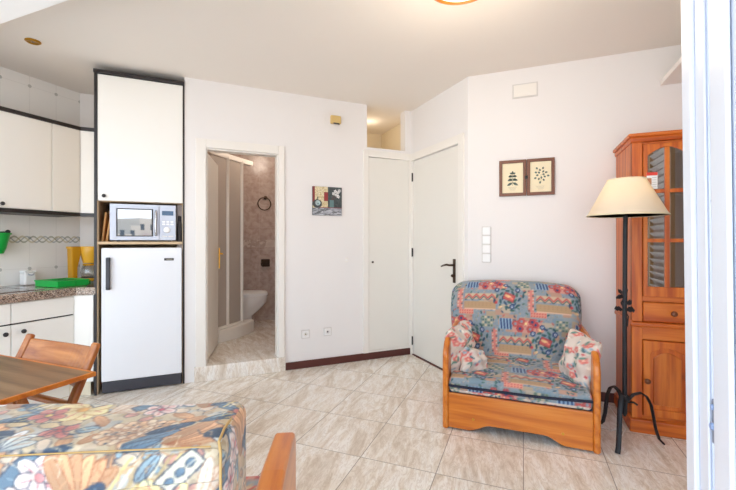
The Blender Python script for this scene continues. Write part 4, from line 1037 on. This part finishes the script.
# ================================================================== PINE CABINET
CD = .46; cxa = FP.at(617, 300)[0]; yfr = -CD
t = thing('pine_display_cabinet', 'tall orange pine display cabinet with arched glazed doors', 'cabinet', W0, 0, YP-.015, 0)
x0 = FP.at(632, 300, yfr-.01)[0]; CW = .82; x1 = x0+CW
def cz(px, py): return FP.at(px, py, yfr-.01)[1]
def cxp(px): return FP.at(px, 300, yfr-.01)[0]
ztop = cz(640, 133.5)
Y0 = -CD+.022                         # carcass front
zw = cz(660, 325)
q = MB(); q.box(x0, x0+.022, Y0, 0, .085, ztop-.05); q.build('side_panel', 'pine_Z', t); q = MB(); q.box(x1-.022, x1, Y0, 0, .085, ztop-.05); q.build('side_panel', 'pine_Z', t)
q = MB(); q.box(x0+.022, x1-.022, -.015, 0, .085, ztop-.05); q.build('back_panel', 'pine_Z', t)
q = MB(); q.box(x0-.022, x1+.022, Y0-.040, 0, ztop-.025, ztop); q.box(x0-.010, x1+.010, Y0-.028, 0, ztop-.055, ztop-.022); q.build('cornice', 'pine_X', t, bevel=.008)
q = MB(); q.box(x0-.014, x1+.014, Y0-.034, 0, .0, .085); q.build('plinth', 'pine_X', t, bevel=.008)
q = MB(); q.box(x0-.012, x1+.012, Y0-.034, 0, zw-.018, zw+.012); q.build('waist_moulding', 'pine_X', t, bevel=.010, seg=3)
zgt, zgb = cz(660, 143), cz(660, 297); zd1, zd0 = cz(665, 303), cz(665, 323); zl1, zl0 = cz(660, 341), cz(660, 418)
for za, zb in ((zgt, ztop-.05), (zd1+.003, zgb), (zl1, zd0-.002), (.085, zl0)):
    q = MB(); q.box(x0+.022, x1-.022, Y0, Y0+.02, za, zb); q.build('face_rail', 'pine_X', t)
dx0, dm = cxp(643.3), cxp(667.5); dw = 2*(dm-dx0)
gap = CW-2*(dx0-x0)-2*dw
dxs = (dx0, x1-(dx0-x0)-dw)
for xa_, xb_ in ((x0, dx0-.003), (dx0+dw+.003, dxs[1]-.003), (dxs[1]+dw+.003, x1)):
    q = MB(); q.box(xa_, xb_, Y0-.012, Y0+.02, .085, zw-.02); q.box(xa_, xb_, Y0-.012, Y0+.02, zw+.014, ztop-.05); q.build('face_stile', 'pine_Z', t, bevel=.003)
for z_ in (zw+.05, (zgt+zgb)/2-.08, (zgt+zgb)/2+.2):
    q = MB(); q.box(x0+.022, x1-.022, Y0+.03, -.015, z_-.009, z_+.009); q.build('shelf', 'pine_X', t)
rz1, rz2 = cz(668, 190.5), cz(668, 240.5)
for i, dxa in enumerate(dxs):
    dxb = dxa+dw; st = .024; yd0, yd1 = Y0-.016, Y0+.004; xc = (dxa+dxb)/2
    ix0, ix1 = dxa+st, dxb-st; iz0 = cz(660, 287); iz1 = cz(668, 146); sag = .05
    inner = [(ix0, iz0), (ix1, iz0)]; outer = [(dxa, zgb), (dxb, zgb)]
    for k in range(13):
        s_ = k/12; xx = ix1+(ix0-ix1)*s_; inner.append((xx, iz1-sag*abs(2*s_-1)**1.6)); outer.append((dxb+(dxa-dxb)*s_, zgt))
    q = MB(); q.ring_prism(outer, inner, 'y', yd0, yd1); d_ = q.build('door', 'pine_Z', t, bevel=.004)
    q = MB(); q.box(xc-.013, xc+.013, yd0+.002, yd1-.002, iz0, iz1-.001)
    for rz in (rz1, rz2): q.box(ix0, xc-.013, yd0+.002, yd1-.002, rz-.012, rz+.012); q.box(xc+.013, ix1, yd0+.002, yd1-.002, rz-.012, rz+.012)
    q.build('glazing_bars', 'pine_Z', d_, bevel=.003)
    q = MB(); q.box(ix0-.004, ix1+.004, yd0+.010, yd0+.013, iz0-.004, iz1+.006); q.build('glass', 'cabinet_glass', d_)
    # drawer
    dr = box(dxa, dxb, Y0-.016, Y0+.004, zd0, zd1).build('drawer', 'pine_X', t, bevel=.008, seg=2)
    q = MB(); q.lathe([(.007, 0), (.007, -.012), (.016, -.020), (.017, -.028), (.010, -.035), (1e-6, -.037)], 18, (cxp(673) if i == 0 else xc, Y0-.016, (zd0+zd1)/2), 'y'); q.build('knob', 'frame_wood', dr, smooth=True)
    # lower door with arched raised panel
    q = MB(); q.box(dxa, dxb, Y0-.010, Y0+.004, zl0+.004, zl1-.004); d2 = q.build('door', 'pine_Z', t, bevel=.003)
    st2 = .036; inner = [(dxa+st2, zl0+.05), (dxb-st2, zl0+.05)]; outer = [(dxa, zl0+.004), (dxb, zl0+.004)]
    for k in range(13): s_ = k/12; inner.append((dxb-st2+(dxa-dxb+2*st2)*s_, zl1-.045-.042*abs(2*s_-1)**1.8)); outer.append((dxb+(dxa-dxb)*s_, zl1-.004))
    q = MB(); q.ring_prism(outer, inner, 'y', Y0-.020, Y0-.009); q.build('door_frame', 'pine_Z', d2, bevel=.004)
    ins = [((x-xc)*.80+xc, (z-(zl0+zl1)/2)*.86+(zl0+zl1)/2) for x, z in inner]
    q = MB(); q.prism(ins, 'y', Y0-.018, Y0-.009); q.build('raised_panel', 'pine_panel', d2, bevel=.007)
    q = MB(); q.lathe([(.007, 0), (.007, -.012), (.016, -.020), (.017, -.028), (.010, -.035), (1e-6, -.037)], 18, (cxp(646.5) if i == 0 else dxb-.014, Y0-.020, cz(646.5, 380)), 'y'); q.build('knob', 'frame_wood', d2, smooth=True)
# leaflet tucked in the glazed door
la, lb_ = cxp(646.5), cxp(657.3); lz1, lz0 = cz(650, 172.5), cz(650, 189)
t = thing('leaflet_card', 'small white card with red top tucked against the cabinet glass', 'card', W0, (la+lb_)/2, YP-.015+Y0-.020, (lz0+lz1)/2)
hw_, hh = (lb_-la)/2, (lz1-lz0)/2
sh = box(-hw_, hw_, -.001, .001, -hh, hh).build('sheet', 'white_plastic', t)
box(-hw_, hw_, -.0016, -.001, hh*.62, hh).build('red_band', 'card_red', sh); box(-hw_*.9, -hw_*.1, -.0016, -.001, -hh*.5, hh*.3).build('photo', 'card_brown', sh)
q = MB()
for k in range(5): q.box(0, hw_*.85, -.0016, -.001, hh*(.35-.28*k)-.002, hh*(.35-.28*k)+.002)
q.build('text_lines', 'card_grey', sh)

# ================================================================== TABLE AND FOLDING CHAIR
tc_ = on_z(96.5, 371.5, .72); TX, TY = tc_.x, tc_.y
t = thing('folding_table', 'brown wooden table with orange edge beside the kitchen', 'table', W0, TX-.40, TY-.35, 0)
box(-.388, .388, -.338, .338, .703, .720).build('tabletop', 'table_veneer', t)
MB().ring_prism([(-.40, -.35), (.40, -.35), (.40, .35), (-.40, .35)], [(-.388, -.338), (.388, -.338), (.388, .338), (-.388, .338)], 'z', .703, .7205).build('edge_band', 'oak_X', t, bevel=.003)
for sx in (-1, 1):
    X_ = sx*.335
    for y0_, y1_ in ((.135, .37), (-.135, -.33)):
        q = MB(); q.bar((X_, y0_, .702), (X_, y1_, 0.0), .028, .045, (1, 0, 0)); q.build('leg', 'beech_Z', t, bevel=.004)
for yy_, z_ in ((.165, .60), (-.165, .60)):
    q = MB(); q.box(-.335, .335, yy_-.011, yy_+.011, z_-.02, z_+.02); q.build('stretcher', 'beech_X', t, bevel=.004)
box(-.345, .345, -.15, -.12, .66, .703).build('batten', 'beech_X', t); box(-.345, .345, .12, .15, .66, .703).build('batten', 'beech_X', t)
# chair: rear posts slope forward, frame facing -y
pr, pl_ = ray(96.5), ray(27)
xr = -1.565; d_ = xr/pr[0]; yt = pr[1]*d_; zt_ = H+(HZ-344)*d_/FPX
xl = -1.985
t = thing('folding_chair', 'slatted wooden folding chair pushed in behind the table', 'chair', W0, (xr+xl)/2, yt, 0)
hw_ = (xr-xl)/2; sl = .46                                   # slope dy/dz
def py_(z): return -(zt_-z)*sl
for sx in (-1, 1):
    q = MB(); q.bar((sx*hw_, py_(zt_+.004), zt_+.004), (sx*hw_, py_(.0), 0.0), .024, .036, (1, 0, 0)); q.build('back_post', 'beech_Z', t, bevel=.009, seg=3)
    q = MB(); q.bar((sx*(hw_-.03), py_(.47)-.12, .455), (sx*(hw_-.03), .06, 0.0), .022, .038, (1, 0, 0)); q.build('rear_leg', 'beech_Z', t, bevel=.005)
n_ = 15; q = MB(); vs = []; fs = []
zc1, zc0 = zt_-.012, zt_-.150
for k in range(n_):
    s_ = k/(n_-1); x_ = -hw_+.010+(2*hw_-.02)*s_; b_ = .035*math.sin(PI*s_)
    dz = .012*math.sin(PI*s_)
    for z_, o_ in ((zc0, 0), (zc1, 0), (zc1, .012), (zc0, .012)): vs.append((x_, py_(z_)+b_+o_-.006, z_-(dz if z_ == zc1 else 0)))
for k in range(n_-1):
    for j in range(4): fs.append((k*4+j, k*4+(j+1) % 4, k*4+4+(j+1) % 4, k*4+4+j))
fs += [(0, 1, 2, 3), tuple((n_-1)*4+j for j in range(4))[::-1]]
q.add(vs, fs); q.build('back_slat', 'beech_X', t, smooth=False, bevel=.003)
for k in range(5): box(-hw_+.02, hw_-.02, py_(.47)-.26+k*.062, py_(.47)-.26+k*.062+.05, .455, .472).build('seat_slat', 'beech_X', t, bevel=.004)
for sx in (-1, 1): box(sx*(hw_-.045)-.009, sx*(hw_-.045)+.009, py_(.47)-.27, py_(.47)+.06, .425, .454).build('seat_rail', 'beech_Y', t, bevel=.003)
zz_ = .575; q = MB(); q.tube([(-hw_-.022, py_(zz_)+.035, zz_), (hw_+.028, py_(zz_)+.035, zz_)], .014, 14); q.build('dowel', 'beech_X', t, smooth=True)
q = MB(); q.tube([(-hw_, py_(.12), .12), (hw_, py_(.12), .12)], .011, 12); q.build('dowel', 'beech_X', t, smooth=True)

# ================================================================== SOFA, seen from behind
cam = Frame((0, 0), 21.5)
so_o = cam.world(-.168, .585)
FS = Frame(so_o[:2], 21.5+5.5)
t = thing('floral_sofa', 'floral print sofa with wooden arm turned toward the table', 'sofa', FS, 0, 0, 0)
SW = .98
arch_arm(t, -.062, 0, .155, .70, .63, .07, 'oak_Y'); arch_arm(t, -SW, -SW+.062, .155, .70, .63, .07, 'oak_Y')
# mirror arms so that the rounded end points away from the backrest
for ch in t.children:
    me = ch.data
    for v_ in me.vertices: v_.co.y = .855-v_.co.y
    bm = bmesh.new(); bm.from_mesh(me); bmesh.ops.recalc_face_normals(bm, faces=bm.faces); bm.to_mesh(me); bm.free()
box(-SW+.062, -.062, .10, .69, .06, .25).build('base_box', 'oak_X', t, bevel=.004)
def col_garden(ux, v0):
    def f(p, ax, sg):
        u = (np.where(ax == 0, p[:, 1]+BWs/2, p[:, 0])-BWs/2)*1.42+ux
        v = (np.where(ax == 0, p[:, 2], p[:, 2]+p[:, 1])-BHs)*1.42+v0
        return GARDEN.sample(u % GARDEN.w, v % GARDEN.h)
    return f
soft_box('seat', 'print_fabric', t, SW-.128, .60, .19, .035, .012, col_patch(.3, .2, 0), None, (-SW/2, .13, .25))
BWs, BDs, BHs = SW-.068, .178, .60; zb0 = .305
def dsofa(p):
    s_ = p[:, 2]/BHs; xr = p[:, 0]/(BWs/2)
    p[:, 1] += -.06*(s_-1)*-1*0 + .004*np.sin(p[:, 0]*23+p[:, 2]*9)*(p[:, 1] < .08)
    p[:, 2] += .006*np.sin(p[:, 0]*11+1)*(s_ > .9)
    seam = np.exp(-((p[:, 2]+p[:, 1]-BHs+.0)/.004)**2); p[:, 2] -= .004*seam
    return p
xcs = -SW/2-.012
bk = soft_box('backrest', 'print_fabric', t, BWs, BDs, BHs, .026, .0021, col_garden(.46*2+.055+.005, .19), dsofa, (xcs, 0, zb0))
xe = xcs+BWs/2
plain('piping_gold', (186, 152, 96), .8)
q = MB(); q.tube([(xe-.006, .006, zb0+.05), (xe-.006, .006, zb0+BHs-.02), (xe-.010, .012, zb0+BHs-.006), (xe-.012, .05, zb0+BHs-.004), (xe-.012, BDs-.03, zb0+BHs-.014)], .0022, 8); q.build('piping', 'piping_gold', bk, smooth=True)
q = MB(); q.tube([(xcs-BWs/2+.02, .006, zb0+BHs-.010), (xcs, .005, zb0+BHs-.008), (xe-.02, .006, zb0+BHs-.010)], .0011, 6); q.build('seam', 'piping_gold', bk, smooth=True)

# ================================================================== OUTSIDE (behind the camera: seen only mirrored in glass)
bl = thing('apartment_building', 'pale stepped apartment building across the street, mirrored in microwave window', 'building', W0, 46, -60, -15)
q = MB(); q.box(-9, -1.6, -8, .4, 0, 17.6); q.box(-1.6, .3, -8, .2, 0, 19.2); q.box(.3, 9, -8, 0, 0, 20.6); q.build('wall', 'facade', bl)
for ix in range(8):
    for iz in range(3):
        x_ = -8+ix*2.1; q = MB(); yy_ = .4 if x_ < -2.4 else (.2 if x_ < -.5 else 0); q.box(x_, x_+.8, yy_-.02, yy_+.03, 13.6+iz*2.4-(1.2 if iz == 2 and x_ < -1 else 0), 14.7+iz*2.4-(1.2 if iz == 2 and x_ < -1 else 0)); q.build('window', 'facade_dark', bl)
for ix in range(2):
    q = MB(); q.box(.8+ix*2.4, 2.4+ix*2.4, 0, .9, 16.4, 17.2); q.build('balcony', 'balcony_pink' if ix == 0 else 'facade', bl)
# louvred shutter folded beside the window, its slats mirror in the cabinet glass
t = thing('louvred_shutter', 'brown louvred shutter folded beside the balcony opening', 'shutter', W0, 1.32, .62, 0)
q = MB(); q.box(0, .035, 0, .05, .02, 2.35); q.box(0, .035, .66, .71, .02, 2.35); q.box(0, .035, .05, .66, 2.28, 2.35); q.box(0, .035, .05, .66, .02, .33); q.build('shutter_frame', 'chipboard', t)
q = MB()
for k in range(27): q.bar((.018, .05, .36+k*.071), (.018, .66, .36+k*.071), .052, .008, (.7, 0, .7))
q.build('louvres', 'white_plastic', t)

# ================================================================== LIGHT, WORLD, CAMERA
wd = bpy.data.worlds.new('sky'); bpy.context.scene.world = wd; wd.use_nodes = True
nt = wd.node_tree; bg = nt.nodes['Background']
tc = nt.nodes.new('ShaderNodeTexCoord'); sp = nt.nodes.new('ShaderNodeSeparateXYZ'); nt.links.new(tc.outputs['Generated'], sp.inputs[0])
rp = nt.nodes.new('ShaderNodeValToRGB'); nt.links.new(sp.outputs[2], rp.inputs[0])
e = rp.color_ramp.elements; e[0].position = 0.0; e[0].color = (.80, .80, .79, 1); e[1].position = 1.0; e[1].color = (.42, .62, .95, 1)
m1 = e.new(.04); m1.color = (.88, .95, 1.04, 1); m2 = e.new(.25); m2.color = (.62, .82, 1, 1)
nt.links.new(rp.outputs[0], bg.inputs[0]); bg.inputs[1].default_value = 4.55
def area(name, loc, rot, sx, sy, power, col=(1, 1, 1)):
    l = bpy.data.lights.new(name, 'AREA'); l.shape = 'RECTANGLE'; l.size = sx; l.size_y = sy; l.energy = power; l.color = col
    o = bpy.data.objects.new(name, l); C.objects.link(o); o.location = loc; o.rotation_euler = rot; return o
def point(name, loc, power, col=(1, 1, 1), r=.1):
    l = bpy.data.lights.new(name, 'POINT'); l.energy = power; l.color = col; l.shadow_soft_size = r
    o = bpy.data.objects.new(name, l); C.objects.link(o); o.location = loc; return o
point('ceiling_lamp_light', (-.295, 2.10, 2.15), 10, (1, .86, .68), .16)
bl_ = FB.world(.12, 1.0, 2.40); point('shade_fill', (lp.x+.004, lp.y-.008, 1.47), 3.0, (1, .93, .82), .03)  # fill added inside the unlit floor lamp so its shade looks brighter
point('bathroom_fill', bl_, 9, (1, .86, .72), .12)  # unseen fill added to brighten the bathroom, no fixture there
nl = FB.world((uc0+uc1)/2, .5, 2.5); point('niche_fill', nl, 1.3, (1, .86, .68), .1)  # fill added to lighten the niche interior, which has no lamp
cd = bpy.data.cameras.new('camera'); co = bpy.data.objects.new('camera', cd); C.objects.link(co)
co.location = (0, 0, H); co.rotation_euler = (PI/2, 0, YAW)
cd.sensor_width = 36; cd.lens = 36*FPX/736; cd.shift_y = (HZ-245)/736.0; cd.clip_start = .02
sc = bpy.context.scene; sc.camera = co
sc.view_settings.view_transform = 'Standard'; sc.view_settings.look = 'None'; sc.view_settings.exposure = 0.0; sc.view_settings.gamma = 1.0
sc.cycles.max_bounces = 10; sc.cycles.diffuse_bounces = 7; sc.cycles.use_denoising = True; sc.cycles.sample_clamp_indirect = 6
